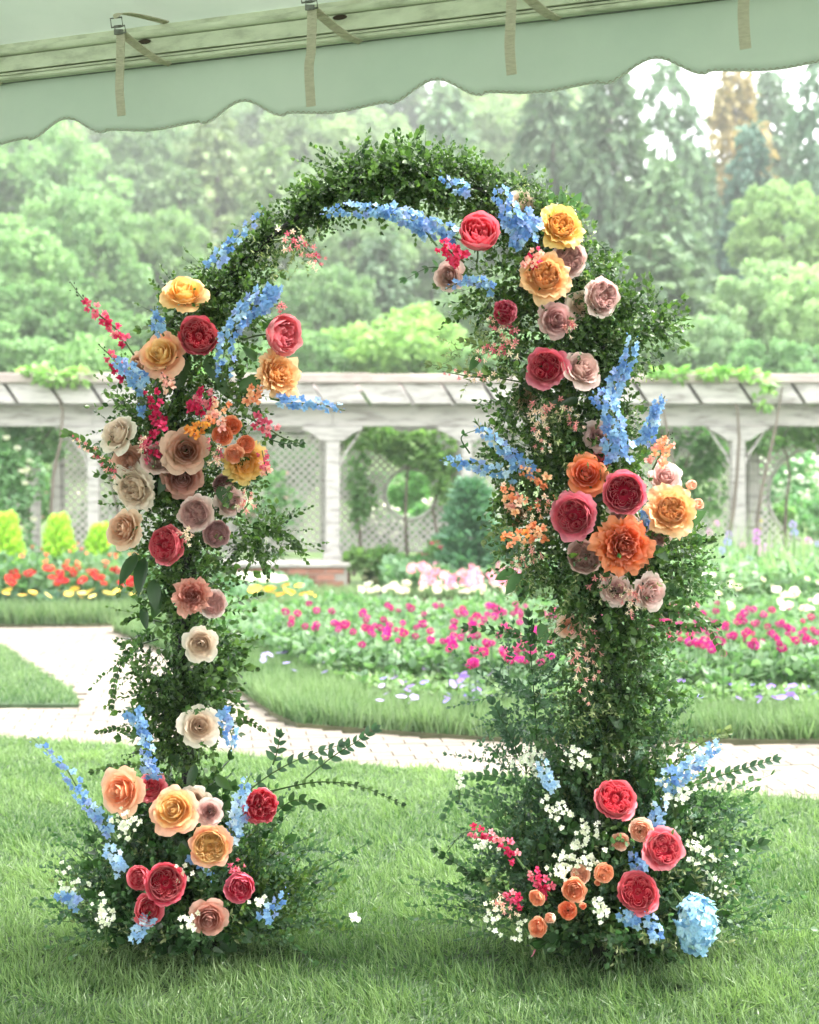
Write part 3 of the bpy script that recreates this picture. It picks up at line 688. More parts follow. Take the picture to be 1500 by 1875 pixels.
lattice_panel(gx(428, DB), gx(592, DB), .3, 1.86, y, (gx(405, DB), 1.0, .46), 'open lattice panel beside the brick wall post')
lattice_panel(gx(609, DB), gx(837, DB), .3, 1.86, y, (gx(752, DB), 1.07, .34), 'lattice panel with a round opening, seen through the middle of the arch')
lattice_panel(gx(854, DB), gx(1122, DB), .3, 1.86, y, (gx(990, DB), 1.1, .34), 'lattice panel hidden mostly by the right leg of the arch')
lattice_panel(gx(1139, DB), gx(1370, DB), .3, 1.86, y, (gx(1255, DB), 1.1, .34), 'lattice panel between the right leg and the far pergola post')
lattice_panel(gx(1386, DB), gx(1690, DB), .3, 1.86, y, (gx(1492, DB), 1.05, .62), 'lattice panel with a large round opening beyond the far post')

# ============================================================ vines and shrubs round the pergola
def leaf_cloud(N, size, ext, seed, tmpl=LEAF2, lumps=7, drop=0.0):
    """foliage volume (unit box ext) built from lumps with gaps"""
    r_ = np.random.default_rng(seed); c = r_.uniform(-.75, .75, (lumps, 3)); rad = r_.uniform(.28, .5, lumps)
    k = r_.integers(0, lumps, N); q = r_.normal(size=(N, 3)); q /= np.linalg.norm(q, axis=1, keepdims=True)
    P = (c[k] + q * (rad[k] * r_.uniform(.55, 1.05, N) ** .5)[:, None]) * ext
    D = q + r_.normal(size=(N, 3)) * .6; D[:, 2] -= drop
    b = B(); b.inst(tmpl, frames(D, q + [0, 0, .8]) * (size * r_.uniform(.6, 1.3, N))[:, None, None], P, np.clip(r_.uniform(-.35, .35, N) + (r_.uniform(-.25, .25, lumps))[k], -.5, .5))
    return b
def vine(px, py, wpx, hpx, d, col, label, N=1400, seed=0, blossoms=None, cat='vine', name='climbing_vine', size=.10, group='climbers on the pergola'):
    s_ = d / FPX; ext = np.array([wpx / 2 * s_, .22, hpx / 2 * s_])
    e = empty(name, (gx(px, d), d, 0), label, cat, group); cz = pz(py, d)
    b = leaf_cloud(N, size, ext, seed); o = b.build('foliage', M_fresh, e, wc=False); o.location = (0, 0, cz); o.color = col
    st = [(random.uniform(-.1, .1), 0.05, 0), (random.uniform(-.12, .12), .03, cz * .4), (random.uniform(-.2, .2), .0, cz * .8), (random.uniform(-.3, .3), 0, cz + ext[2] * .4)]
    B().tube(smooth_path(st, 8), [.03, .028, .025, .022, .02, .016, .012, .008], 5).build('stem', M_bark, e, wc=False)
    if blossoms:
        n, c = blossoms
        for k_ in range(n):
            q = Vector(rng.normal(size=3)).normalized(); f = obj('blossom', wh_me[k_ % 2], e)
            f.location = (q.x * ext[0] * .95, -abs(q.y) * ext[1] - .03, cz + q.z * ext[2] * .95); f.color = lin4(c); s2 = random.uniform(.6, 1.1); f.scale = (s2, s2, s2)
    return e
LG = (2.0, 1.75, 1.9, 1)
vine(100, 690, 130, 46, 17.0, (2.5, 2.1, 1.6, 1), 'pale green vine spilling over the pergola top beside the arch', 420, 1)
vine(60, 800, 190, 90, 17.6, LG, 'leafy vine hanging under the pergola beam at the photo edge', 900, 2)
vine(20, 900, 110, 220, 17.2, (2.2, 2.0, 2.2, 1), 'pale climbing shrub with white blossoms at the photo edge', 1500, 3, (20, (245, 240, 225)))
vine(220, 800, 120, 80, 18.5, LG, 'small vine on the lattice behind the upper left flowers', 500, 4)
vine(480, 900, 110, 150, 18.4, (1.9, 1.8, 1.9, 1), 'loose pale vine on the lattice beside the brick wall post', 420, 5, (10, (240, 190, 200)))
vine(735, 822, 205, 88, 18.6, (2.3, 2.0, 1.5, 1), 'bright green vine under the beam in the middle of the arch', 1500, 6)
vine(815, 880, 70, 120, 18.5, (2.0, 1.8, 1.4, 1), 'green vine hanging beside the round opening', 500, 7)
vine(660, 900, 60, 130, 18.6, (1.7, 1.6, 1.4, 1), 'vine growth between the post and the round opening', 350, 8)
vine(1270, 850, 120, 150, 18.4, (1.8, 1.7, 1.6, 1), 'bushy vine between the right leg and the far post', 1100, 9)
vine(1440, 790, 150, 80, 18.5, (1.9, 1.8, 1.5, 1), 'leafy vine under the beam beyond the far post', 800, 10)
vine(1230, 688, 70, 18, 17.0, (2.4, 2.2, 1.4, 1), 'sprig of vine on the pergola top beside the blue delphiniums', 160, 11)
vine(1330, 686, 110, 14, 17.0, (2.4, 2.2, 1.4, 1), 'row of vine leaves along the pergola top above the far post', 200, 12)
vine(1395, 720, 40, 60, 16.95, (2.4, 2.2, 1.4, 1), 'thin vine crossing the slanted pergola boards', 80, 13)
vine(360, 690, 120, 30, 17.0, (2.2, 2.0, 1.6, 1), 'vine leaves on the pergola top behind the left flowers', 200, 14)
# shrubs and roses behind the pergola
sh = [(30, 930, 160, 150, 21, (1.9, 1.8, 1.7, 1), 'pale shrub behind the pergola at the photo edge', (14, (240, 200, 205))), (170, 960, 150, 130, 21.5, (1.7, 1.6, 1.5, 1), 'light green shrub behind the thin pergola post', (10, (245, 235, 225))),
      (300, 930, 150, 150, 22, (1.8, 1.7, 1.7, 1), 'shrub behind the left leg of the arch', None), (480, 965, 150, 110, 21, (2.0, 1.9, 2.0, 1), 'hazy shrub with white blossoms behind the open lattice', (24, (245, 240, 235))),
      (550, 880, 120, 120, 24, (1.5, 1.5, 1.5, 1), 'round shrub seen through the open lattice', None),
      (690, 965, 130, 90, 21, (1.8, 1.8, 1.7, 1), 'white flowering rose bush below the round opening', (60, (250, 248, 240))), (800, 955, 120, 90, 21.4, (1.8, 1.8, 1.7, 1), 'white and pink rose bush beside the blue-green conifer', (50, (250, 245, 240))),
      (752, 890, 110, 130, 25, (1.7, 1.9, 1.2, 1), 'bright green tree seen through the round lattice opening', None), (650, 870, 120, 150, 27, (1.7, 1.7, 1.5, 1), 'green bush behind the lattice vines', None), (835, 850, 120, 170, 27, (1.7, 1.7, 1.5, 1), 'green bush behind the pergola post', None),
      (810, 1010, 90, 46, 17.9, (1.7, 1.6, 1.5, 1), 'magenta flowering bush under the round opening', (22, (210, 60, 120))), (690, 1040, 90, 50, 17.2, (1.7, 1.5, 1.2, 1), 'yellow-green bush beside the end of the brick wall', (8, (245, 245, 210))),
      (740, 1050, 90, 40, 17.0, (1.3, 1.4, 1.2, 1), 'low dark green bush right of the brick wall', None),
      (1280, 960, 130, 110, 21, (1.6, 1.6, 1.5, 1), 'olive green shrub behind the violet ball flowers', None), (1400, 975, 150, 90, 20.5, (1.9, 1.8, 1.5, 1), 'yellowish shrub behind the far pergola post', (8, (235, 220, 120))), (1490, 940, 120, 110, 22, (1.6, 1.7, 1.6, 1), 'shrub seen through the large round opening', None),
      (1430, 870, 170, 120, 24, (2.2, 2.2, 2.4, 1), 'added shrub whose white blossoms stand in for bright glints through the far lattice', (150, (252, 252, 250)))]  # last shrub: white blossoms added to imitate sparkle of sky and path behind
for i, (px, py, wpx, hpx, d, col, lab, bl_) in enumerate(sh):
    vine(px, py, wpx, hpx, d, col, lab, 1100, 50 + i, bl_, 'shrub', 'garden_shrub', .12, 'shrubs round the pergola')

# ============================================================ TREES
def decid_mesh(seed, N=12500, lumps=150):
    r_ = np.random.default_rng(seed)
    q = r_.normal(size=(lumps, 3)); q /= np.linalg.norm(q, axis=1, keepdims=True); c = q * r_.uniform(.25, .88, (lumps, 1)) ** .7; c[:, 2] = c[:, 2] * .9
    rad = r_.uniform(.06, .17, lumps); k = r_.integers(0, lumps, N); q = r_.normal(size=(N, 3)); q /= np.linalg.norm(q, axis=1, keepdims=True); q[:, 2] = np.where(r_.uniform(size=N) < .6, np.abs(q[:, 2]), q[:, 2])
    P = c[k] + q * (rad[k] * r_.uniform(.5, 1.08, N) ** .4)[:, None] * [1, 1, .8]
    P = P / 2 + [0, 0, .5]
    D = q * .6 + r_.normal(size=(N, 3)) * .7; D[:, 2] -= .25
    b = B(); b.inst((np.array([(0, 0, 0), (-.4, .5, 0.05), (.4, .5, .05), (0, 1, -.1)]), [np.array([(0, 2, 3, 1)])], .5),
                    frames(D, q * .6 + [0, 0, .9] + r_.normal(size=(N, 3)) * .9) * (.036 * r_.uniform(.6, 1.4, N))[:, None, None], P, np.clip(r_.uniform(-.3, .3, N) + r_.uniform(-.22, .22, lumps)[k], -.5, .5))
    return b.mesh('crown', M_tree)
def conif_mesh(seed, N=7500, loose=0.0, levels=26, pw=.85):
    r_ = np.random.default_rng(seed); b = B()
    nb = levels * 9; h = np.repeat(np.linspace(.05, .97, levels), 9) + r_.uniform(-.015, .015, nb); az = r_.uniform(0, 6.28, nb); L = .5 * (1 - h) ** pw * r_.uniform(.6, 1.12, nb) * (1 - loose * r_.uniform(0, 1, nb)) + .02
    k = r_.choice(nb, N, p=L / L.sum()); s_ = r_.uniform(.08, 1, N) ** .65
    droop = -.10 * s_ ** 2 * L[k] * 2 + r_.normal(size=N) * .008
    lat = r_.normal(size=N) * .028 * (1.2 - s_ * .5)
    P = np.column_stack([np.cos(az[k]) * s_ * L[k] - np.sin(az[k]) * lat, np.sin(az[k]) * s_ * L[k] + np.cos(az[k]) * lat, h[k] + droop])
    D = np.column_stack([np.cos(az[k]), np.sin(az[k]), np.full(N, -.35)]) + r_.normal(size=(N, 3)) * .45
    b.inst((np.array([(0, 0, 0), (-.28, .5, 0.0), (.28, .5, 0), (0, 1, -.15)]), [np.array([(0, 2, 3, 1)])], .5),
           frames(D, np.tile([0, 0, 1.], (N, 1)) + r_.normal(size=(N, 3)) * .4) * (.052 * r_.uniform(.6, 1.4, N))[:, None, None], P, np.clip(r_.uniform(-.35, .35, N) + r_.uniform(-.2, .2, nb)[k], -.5, .5))
    return b.mesh('crown', M_conif)
DM = [decid_mesh(100 + i) for i in range(4)]; CM = [conif_mesh(200 + i) for i in range(3)]; PM = [conif_mesh(300, 4200, .5, 17, .45), conif_mesh(301, 3800, .55, 15, .4)]
def trunk_mesh(seed, decid):
    b = B(); r_ = random.Random(seed)
    b.tube([(0, 0, -.08), (.01, 0, .3), (-.01, .01, .6), (0, 0, .93)], [.026, .02, .012, .003], 7)
    if decid:
        for i in range(7):
            a = r_.uniform(0, 6.28); z = r_.uniform(.25, .6); l = r_.uniform(.2, .36)
            b.tube([(0, 0, z), (math.cos(a) * l * .5, math.sin(a) * l * .5, z + .12), (math.cos(a) * l, math.sin(a) * l, z + .28)], [.01, .007, .002], 4)
    else:
        for i in range(16):
            a = r_.uniform(0, 6.28); z = .15 + i * .048; l = .4 * (1 - z)
            b.tube([(0, 0, z), (math.cos(a) * l, math.sin(a) * l, z - .03)], [.005, .001], 3)
    return b.mesh('trunk', M_bark)
TD, TC = trunk_mesh(1, True), trunk_mesh(2, False)
TL = []
# kind, px, top row, distance, width px, colour, label
def tree(kind, px, ty, d, wpx, col, label, k=0, group='trees on the hillside'):
    x = gx(px, d); ztop = pz(ty, d); z0 = float(terrain_z(0, d)) - .1; H = ztop - z0; W = wpx / FPX * d
    if kind in 'cp': W *= 1.65
    nm = {'d': 'broadleaf_tree', 'c': 'conifer_tree', 'p': 'pine_tree'}[kind]
    e = empty(nm, (x, d, z0), label, 'tree', group); e.rotation_euler = (0, 0, random.uniform(0, 6.28))
    me = {'d': DM, 'c': CM, 'p': PM}[kind]; o = obj('crown', me[k % len(me)], e); o.color = (*col, 1)
    if kind == 'd':
        hc = min(H * .85, W * 1.25) if H > W else H * .95
        o.scale = (W * 1.12, W * 1.12, hc * 1.06); o.location = (0, 0, H - hc)
        t = obj('trunk', TD, e); t.scale = (W * .9, W * .9, H * .92)
    else:
        o.scale = (W, W, H); t = obj('trunk', TC, e); t.scale = (W * .8, W * .8, H)
G1 = (1.5, 1.5, 1.25); G2 = (1.15, 1.25, 1.1); G3 = (1.9, 1.75, 1.3); DK = (.8, .95, .95); BL = (.75, 1.05, 1.2)
rows = [
 ('d', 60, 215, 62, 330, (1.5, 1.75, 1.35), 'tall bright green broadleaf tree at the photo edge under the tent valance'),
 ('d', 250, 200, 72, 250, G2, 'tall mid-green tree behind the bright edge tree'),
 ('c', 395, 195, 66, 230, G3, 'tall yellow-green conifer above the blue delphinium tip'),
 ('d', 560, 165, 80, 240, G1, 'far rounded tree left of the arch top'),
 ('c', 500, 260, 58, 200, (1.7, 1.7, 1.2), 'soft feathery conifer behind the arch shoulder'),
 ('d', 690, 190, 84, 230, (1.7, 1.65, 1.5), 'pale tree directly behind the arch top'),
 ('c', 820, 150, 70, 230, (1.4, 1.5, 1.3), 'greyish conifer above the blue flowers of the arch top'),
 ('d', 925, 160, 80, 210, G1, 'light tree between two tall conifers'),
 ('c', 1010, 110, 52, 240, (1.1, 1.2, 1.05), 'tall dark conifer behind the yellow rose at the arch corner'),
 ('c', 1120, 85, 48, 250, (1.0, 1.12, .95), 'tallest dense conifer beside the open sky'),
 ('p', 1222, 100, 55, 170, (1.1, 1.3, 1.1), 'thin open pine with the white sky behind it'),
 ('c', 1345, 95, 60, 200, (2.9, 1.55, 1.0), 'tall conifer with rusty brown dying needles'),
 ('c', 1410, 120, 64, 210, (1.0, 1.15, 1.05), 'dark conifer standing just behind the rusty one'),
 ('c', 1372, 215, 50, 170, BL, 'pointed blue-green spruce in front of the rusty conifer'),
 ('p', 1510, 95, 50, 190, (1.0, 1.25, 1.2), 'open pine at the photo edge beside the sky'),
 ('c', 1215, 285, 46, 210, (1.45, 1.6, 1.3), 'pale pointed conifer between the dark conifer and the spruce'),
 ('c', 1280, 255, 58, 160, (.9, 1.15, 1.0), 'dark slim conifer behind the pale pointed one'),
 ('d', 1435, 320, 44, 190, (1.9, 1.95, 1.5), 'light yellow-green tree below the blue-green spruce'),
 ('d', 1520, 290, 60, 170, (1.5, 1.8, 1.5), 'far pale tree at the edge below the open sky'),
 ('d', 1380, 470, 38, 200, (2.1, 2.1, 2.0), 'pale blossoming tree low behind the far pergola post'),
 ('d', 1490, 480, 36, 170, (2.4, 2.4, 2.1), 'whitish flowering tree at the photo edge above the pergola'),
 ('c', 1190, 420, 38, 330, (1.5, 1.55, 1.35), 'wide feathery grey-green conifer behind the upper right roses'),
 ('d', 1280, 560, 34, 190, (1.6, 1.7, 1.6), 'pale rounded tree just above the pergola boards'),
 ('d', 740, 545, 34, 330, (1.9, 2.1, 1.2), 'low wide bright green tree in the middle of the arch opening'),
 ('d', 640, 330, 56, 230, (1.7, 1.75, 1.6), 'greyish broadleaf tree under the arch top'),
 ('d', 790, 360, 60, 230, (1.35, 1.4, 1.25), 'mid-green tree under the blue flower garland'),
 ('c', 910, 300, 52, 220, (1.4, 1.45, 1.3), 'feathery conifer behind the coral rose'),
 ('d', 900, 480, 42, 200, (1.3, 1.4, 1.2), 'grey-green bushy tree beside the pale tan rose'),
 ('d', 590, 480, 42, 220, (1.2, 1.35, 1.15), 'darker tree behind the coral pink rose'),
 ('d', 440, 480, 46, 240, (1.25, 1.4, 1.15), 'mid-green tree behind the blue delphinium cluster'),
 ('d', 150, 330, 50, 250, (1.35, 1.6, 1.2), 'rounded green tree left of the magenta snapdragon'),
 ('d', 20, 380, 44, 230, (1.6, 1.85, 1.4), 'leafy light green tree at the photo edge, halfway up'),
 ('d', 290, 380, 54, 220, (1.3, 1.45, 1.1), 'green tree above the topmost yellow rose'),
 ('d', 100, 500, 38, 270, (1.1, 1.35, 1.0), 'darker rounded tree behind the magenta snapdragon tip'),
 ('d', 280, 560, 35, 250, (1.0, 1.2, .9), 'low dark green tree behind the upper left roses'),
 ('d', 20, 580, 33, 220, (1.35, 1.6, 1.25), 'low green bushy tree above the pergola at the photo edge'),
 ('d', 170, 610, 30, 220, (1.4, 1.7, 1.2), 'low tree right above the vine on the pergola top'),
 ('d', 420, 620, 31, 240, (1.2, 1.45, 1.1), 'low tree behind the flowers and above the pergola'),
 ('d', 570, 590, 33, 220, (1.15, 1.4, 1.05), 'low green tree beside the orange-yellow rose'),
 ('d', 920, 600, 32, 230, (1.4, 1.6, 1.3), 'low tree behind the pale pink bell flowers'),
 ('d', 1090, 560, 34, 240, (1.3, 1.45, 1.2), 'low tree behind the dusty peach rose'),
 ('d', 1420, 610, 31, 230, (1.2, 1.5, 1.2), 'low deep green tree just above the far pergola post'),
 ('c', 330, 300, 62, 200, (1.3, 1.4, 1.0), 'yellowish conifer behind the round green trees'),
 ('c', 700, 420, 48, 200, (1.35, 1.45, 1.3), 'pale feathery conifer in the middle of the arch opening'),
]
for i, (kd, px, ty, d, wp, col, lab) in enumerate(rows): tree(kd, px, ty, d, wp, col, lab, i)
# a closed tree line further up the hill and to both sides
LMK = ['far beyond the photo edge', 'well beyond the photo edge', 'beyond the photo edge by two trees', 'just beyond the photo edge', 'at the very photo edge under the first scallop', 'under the first scallop notch', 'above the magenta snapdragon', 'under the first tent strap', 'beside the first tent strap', 'above the topmost yellow rose',
 'under the second scallop', 'above the blue delphinium tip', 'at the second scallop notch', 'above the arch shoulder', 'under the second tent strap', 'beside the second tent strap', 'above the tallest twig of the arch', 'at the third scallop notch', 'under the third scallop', 'above the coral rose', 'under the third tent strap', 'above the golden yellow rose', 'behind the tallest dense conifer', 'low behind the thin open pine', 'low behind the rusty conifer', 'low at the edge under the open sky']
for i in range(26):
    px = -260 + i * 58; ty = random.uniform(70, 150) if px < 1130 else 520
    tree(random.choice('ddc'), px, ty, random.uniform(92, 112), 230, random.choice([G1, G2, G3]), 'distant hilltop tree ' + LMK[min(len(LMK) - 1, max(0, int((px + 260) / 58)))], i, 'distant trees along the hilltop')
for i in range(8):
    px = 1180 + i * 62
    tree('d', px, random.uniform(265, 310) , random.uniform(80, 100), 170, G1, 'distant low tree under the open patch of sky', i, 'distant trees under the open sky')
for i, (px, ty, d) in enumerate([(-200, 250, 50), (-330, 300, 40), (-160, 520, 34), (1720, 200, 50), (1860, 260, 42), (1680, 520, 34), (-420, 200, 60), (1950, 180, 60)]):
    tree('dc'[i % 2], px, ty, d, 300, G2, 'tree standing on the hill beyond the photo edge', i, 'trees beyond the photo edge')

# ============================================================ TENT EDGE
E = Vector((.9313, -.3643, 0)); NI = Vector((-.3643, -.9313, 0))     # along the eave; inwards (towards the camera)
O3 = Vector((0, 3.9, 0))
def tp(s, u, z): return O3 + E * s + NI * u + Vector((0, 0, z))
te = empty('tent', (0, 3.9, 0), 'white vinyl event tent edge with scalloped valance and metal eave rail', 'tent')
S0, S1 = -4.5, 4.2
# valance: thin cloth, scalloped lower edge
NTCH = np.array([-1.123 + .598 * k for k in range(-6, 9)])
def low(s):
    d_ = np.abs(s - NTCH[np.argmin(np.abs(NTCH - s))])
    if d_ > .135: return 2.486 + .006 * math.cos((d_ - .135) * 20)
    return 2.486 + .054 * (.5 + .5 * math.cos(math.pi * d_ / .135))
NS = 700; NZ = 9; V = []; ss = np.linspace(S0, S1, NS)
def wav(s, z): return .006 * math.sin(s * 5.1 + z * 3) + .004 * noise.noise(Vector((s * 6, z * 5, 1))) + .003 * noise.noise(Vector((s * 2.2, z * 14, 4)))
for side in (0, 1):
    for s_ in ss:
        zl = low(s_)
        for j in range(NZ):
            z = zl + (2.672 - zl) * j / (NZ - 1); k_ = 1 - j / (NZ - 1)
            V.append(tuple(tp(s_, wav(s_, z) * (.3 + k_) - side * .0012 - .012, z)))
q = []; off = NS * NZ
for i in range(NS - 1):
    for j in range(NZ - 1):
        a = i * NZ + j; q.append((a, a + 1, a + NZ + 1, a + NZ)); q.append((off + a, off + a + NZ, off + a + NZ + 1, off + a + 1))
    a = i * NZ; q.append((a, a + NZ, off + a + NZ, off + a))
obj('valance', build_mesh('valance', V, [q], M_tent), te, True)
hp = [tp(s_, wav(s_, low(s_)) * 1.3 - .0126, low(s_) + .001) for s_ in ss]
B().tube(hp, .0028, 5).build('hem_binding', M_tent, te, smooth=True)
b = B()                                                             # zigzag stitches over the hem
sv = np.arange(-1.9, 1.6, .0085)
for i, s_ in enumerate(sv):
    z = low(s_); u = wav(s_, z) * 1.3 - .0126
    p = tp(s_, u + .0036, z + .0055 if i % 2 else z - .002); p2 = tp(s_ + .0085, u + .0036, (low(s_ + .0085) - .002) if i % 2 else low(s_ + .0085) + .0055)
    b.tube([p, p2], .0009, 3, .5, False)
tag(b.build('hem_stitching', M_hem, te), kind='stuff')
# eave rail: extruded aluminium profile
def prof(name, pts, mat, s0=S0, s1=S1):
    n = len(pts); V = [tuple(tp(s_, u, z)) for s_ in (s0, s1) for u, z in pts]
    b = B().add(V, [[(i, (i + 1) % n, n + (i + 1) % n, n + i) for i in range(n)], [tuple(range(n - 1, -1, -1)), tuple(range(n, 2 * n))]])
    return b.build(name, mat, te)
prof('lower_track', [(0.000, 2.668), (.022, 2.668), (.026, 2.672), (.026, 2.678), (.020, 2.683), (0.0, 2.683)], M_rail)
prof('track_lip', [(0.0, 2.688), (.012, 2.688), (.012, 2.694), (0.0, 2.694)], M_rail)
prof('eave_rail', [(-.06, 2.6975), (.018, 2.6975), (.018, 2.742), (-.06, 2.742)], M_rail)
prof('rail_bead', [(.018 + .011 * math.cos(a), 2.756 + .012 * math.sin(a)) for a in np.linspace(0, 2 * math.pi, 12, endpoint=False)], M_rail)
prof('upper_flange', [(-.06, 2.744), (.003, 2.744), (.003, 2.786), (-.06, 2.786)], M_rail)
prof('rail_core', [(-.055, 2.668), (-.002, 2.668), (-.002, 2.696), (-.055, 2.696)], M_buckle)
# dark screw slots on the rail
for s_ in (-.83, -.2, .36, 1.0):
    b = B(); c = tp(s_, .0185, 2.735); 
    V = [tuple(c + E * (.022 * math.cos(a)) + Vector((0, 0, .007 * math.sin(a))) + NI * o_) for o_ in (0, .003) for a in np.linspace(0, 2 * math.pi, 10, endpoint=False)]
    b.add(V, [[(i, (i + 1) % 10, 10 + (i + 1) % 10, 10 + i) for i in range(10)], [tuple(range(19, 9, -1))]]); b.build('screw_slot', M_twig, te)
# roof cloth: rises inwards to a ridge, then falls again
V = []; nu = [(-.075, 2.74), (-.07, 2.78), (0, 2.792), (.25, 2.872), (.6, 2.985), (1.2, 3.19), (2.2, 3.55), (3.4, 4.0), (4.6, 4.45), (6.0, 3.95), (7.5, 3.4), (9.2, 2.8)]
sn = np.linspace(-6.5, 6.5, 60)
for s_ in sn:
    for u, z in nu: V.append(tuple(tp(s_, u, z + .012 * noise.noise(Vector((s_ * 1.1, u, 0))) * min(1, max(0, u) * 3))))
m_ = len(nu); q = [(i * m_ + j, (i + 1) * m_ + j, (i + 1) * m_ + j + 1, i * m_ + j + 1) for i in range(59) for j in range(m_ - 1)]
obj('roof_cloth', build_mesh('roof_cloth', V, [q], M_tent), te, True)
B().tube([tp(s_, .235, 2.8655) for s_ in np.linspace(-3, 3, 30)], .0022, 5).build('roof_seam', M_hem, te)
# straps hanging at the rail
def ribbon(pts, w_, th_, along=None):
    """flat strap through pts; width along E"""
    pts = smooth_path(pts, 14); V = []; n = len(pts)
    for i, p in enumerate(pts):
        d_ = (pts[min(i + 1, n - 1)] - pts[max(i - 1, 0)]).normalized(); a = (along or E).copy(); a = (a - d_ * a.dot(d_)).normalized(); m = d_.cross(a)
        for su, sv_ in ((-1, -1), (1, -1), (1, 1), (-1, 1)): V.append(tuple(p + a * (w_ / 2 * su) + m * (th_ / 2 * sv_)))
    q = [(i * 4 + k, i * 4 + (k + 1) % 4, i * 4 + 4 + (k + 1) % 4, i * 4 + 4 + k) for i in range(n - 1) for k in range(4)]
    return B().add(V, [q, [(3, 2, 1, 0), tuple(4 * n - 4 + k for k in range(4))]])
for i, (s_, zl, lab) in enumerate([(-.8516, 2.497, 'cream webbing strap with steel buckle, first from the low end of the rail'), (-.243, 2.469, 'cream webbing strap with a small dark mark near its end'), (.3251, 2.499, 'cream webbing strap above the blue flowers on the arch top'), (.9178, 2.503, 'short cream webbing strap above the open sky'), (-1.45, 2.51, 'webbing strap of the tent rail beyond the photo edge')]):
    U0 = .115; e = empty('tent_strap', tuple(tp(s_, U0, zl)), lab, 'strap', 'straps along the tent rail')
    tw = random.uniform(-.006, .006)
    ribbon([tp(s_ + .002, U0, 2.735), tp(s_ + .004, U0 + .004, 2.69), tp(s_, U0 + .001, 2.62), tp(s_ + tw, U0 + .005, 2.57), tp(s_ + .004 + tw, U0, zl)], .0275, .0028).build('strap_tail', M_strap, e)
    ribbon([tp(s_ + .006, U0 - .003, 2.735), tp(s_ + .035, U0 - .035, 2.705), tp(s_ + .075, .036, 2.672), tp(s_ + .10, .004, 2.664)], .028, .0025).build('strap_loop', M_strap, e)
    ribbon([tp(s_ - .016, U0 + .01, 2.782), tp(s_ + .012, U0 - .005, 2.792), tp(s_ + .05, .06, 2.792), tp(s_ + .09, .004, 2.787)], .028, .0025).build('strap_loop', M_strap, e)
    for (dz, sx, w2, h2) in ((2.766, -.006, .019, .012), (2.744, .006, .017, .009)):   # two wire frames of the buckle
        c = tp(s_ + sx - .002, U0 + .006, dz); pts = [c + E * (w2 * a) + Vector((0, 0, h2 * b_)) + NI * (.003 * b_) for a, b_ in ((-1, -1), (1, -1), (1, 1), (-1, 1), (-1, -1), (1, -1))]
        B().tube(pts, .0024, 6, .5).build('buckle_frame', M_buckle, e)
    M_ = Matrix.Translation(tp(s_ - .002, U0 + .004, 2.737)); B().box(-.013, .013, -.004, .004, -.006, .008, .5, M_).build('buckle_plate', M_buckle, e)
    B().tube([tp(s_ - .014, U0 + .008, 2.753), tp(s_ + .008, U0 + .008, 2.753)], .004, 6).build('buckle_bar', M_buckle, e)

# ============================================================ THE FLOWER ARCH
YA = 4.36
ar = empty('flower_arch', (0, YA, 0), 'freestanding arch wrapped in dark green leafy branches, standing on the lawn at the tent edge', 'flower arch')
CL = [(330, 1735), (332, 1640), (334, 1520), (345, 1400), (340, 1300), (330, 1210), (342, 1110), (345, 1010), (330, 910), (318, 810), (330, 700), (345, 620), (385, 545), (450, 480), (520, 420),
      (590, 372), (665, 338), (745, 322), (830, 335), (910, 365), (985, 410), (1040, 470), (1075, 540), (1098, 620), (1100, 700), (1085, 790), (1080, 880), (1095, 970), (1110, 1060), (1125, 1150),
      (1115, 1240), (1105, 1330), (1110, 1420), (1120, 1530), (1120, 1640), (1120, 1735)]
RR = [60, 80, 80, 72, 92, 104, 92, 84, 66, 76, 66, 54, 46, 40, 28, 32, 54, 60, 58, 64, 72, 70, 74, 76, 80, 86, 90, 98, 104, 102, 86, 88, 96, 100, 100, 70]
CLw = [at(x, y, YA) for x, y in CL]
NP = 260
path_w = smooth_path(CLw, NP); rad_w = np.interp(np.linspace(0, 1, NP), np.linspace(0, 1, len(RR)), np.array(RR) / FPX * YA)
PW = np.array([tuple(p) for p in path_w]); TW = np.gradient(PW, axis=0); TW /= np.linalg.norm(TW, axis=1, keepdims=True)
# two hoops of dark tube, cross rungs, and an added near-black core imitating shade inside the foliage
for dy in (-.03, .03):
    B().tube([Vector(p) + Vector((0, dy, 0)) for p in PW[::4]], .008, 6).build('frame_hoop', M_metal, ar, smooth=True)
for k in range(6, NP - 4, 12):
    p = Vector(PW[k]); B().tube([p + Vector((0, -.05, 0)), p + Vector((0, .05, 0))], .006, 5).build('frame_rung', M_metal, ar)
b = B(); cr = [float(r) * .15 * (1 + .25 * noise.noise(Vector((i * .4, 0, 0)))) for i, r in enumerate(rad_w)]
b.tube([Vector(p) + Vector((noise.noise(Vector((i * .3, 1, 0))) * .02, 0, 0)) for i, p in enumerate(PW)], cr, 10); b.build('dark_filler_core', M_core, ar, smooth=True)

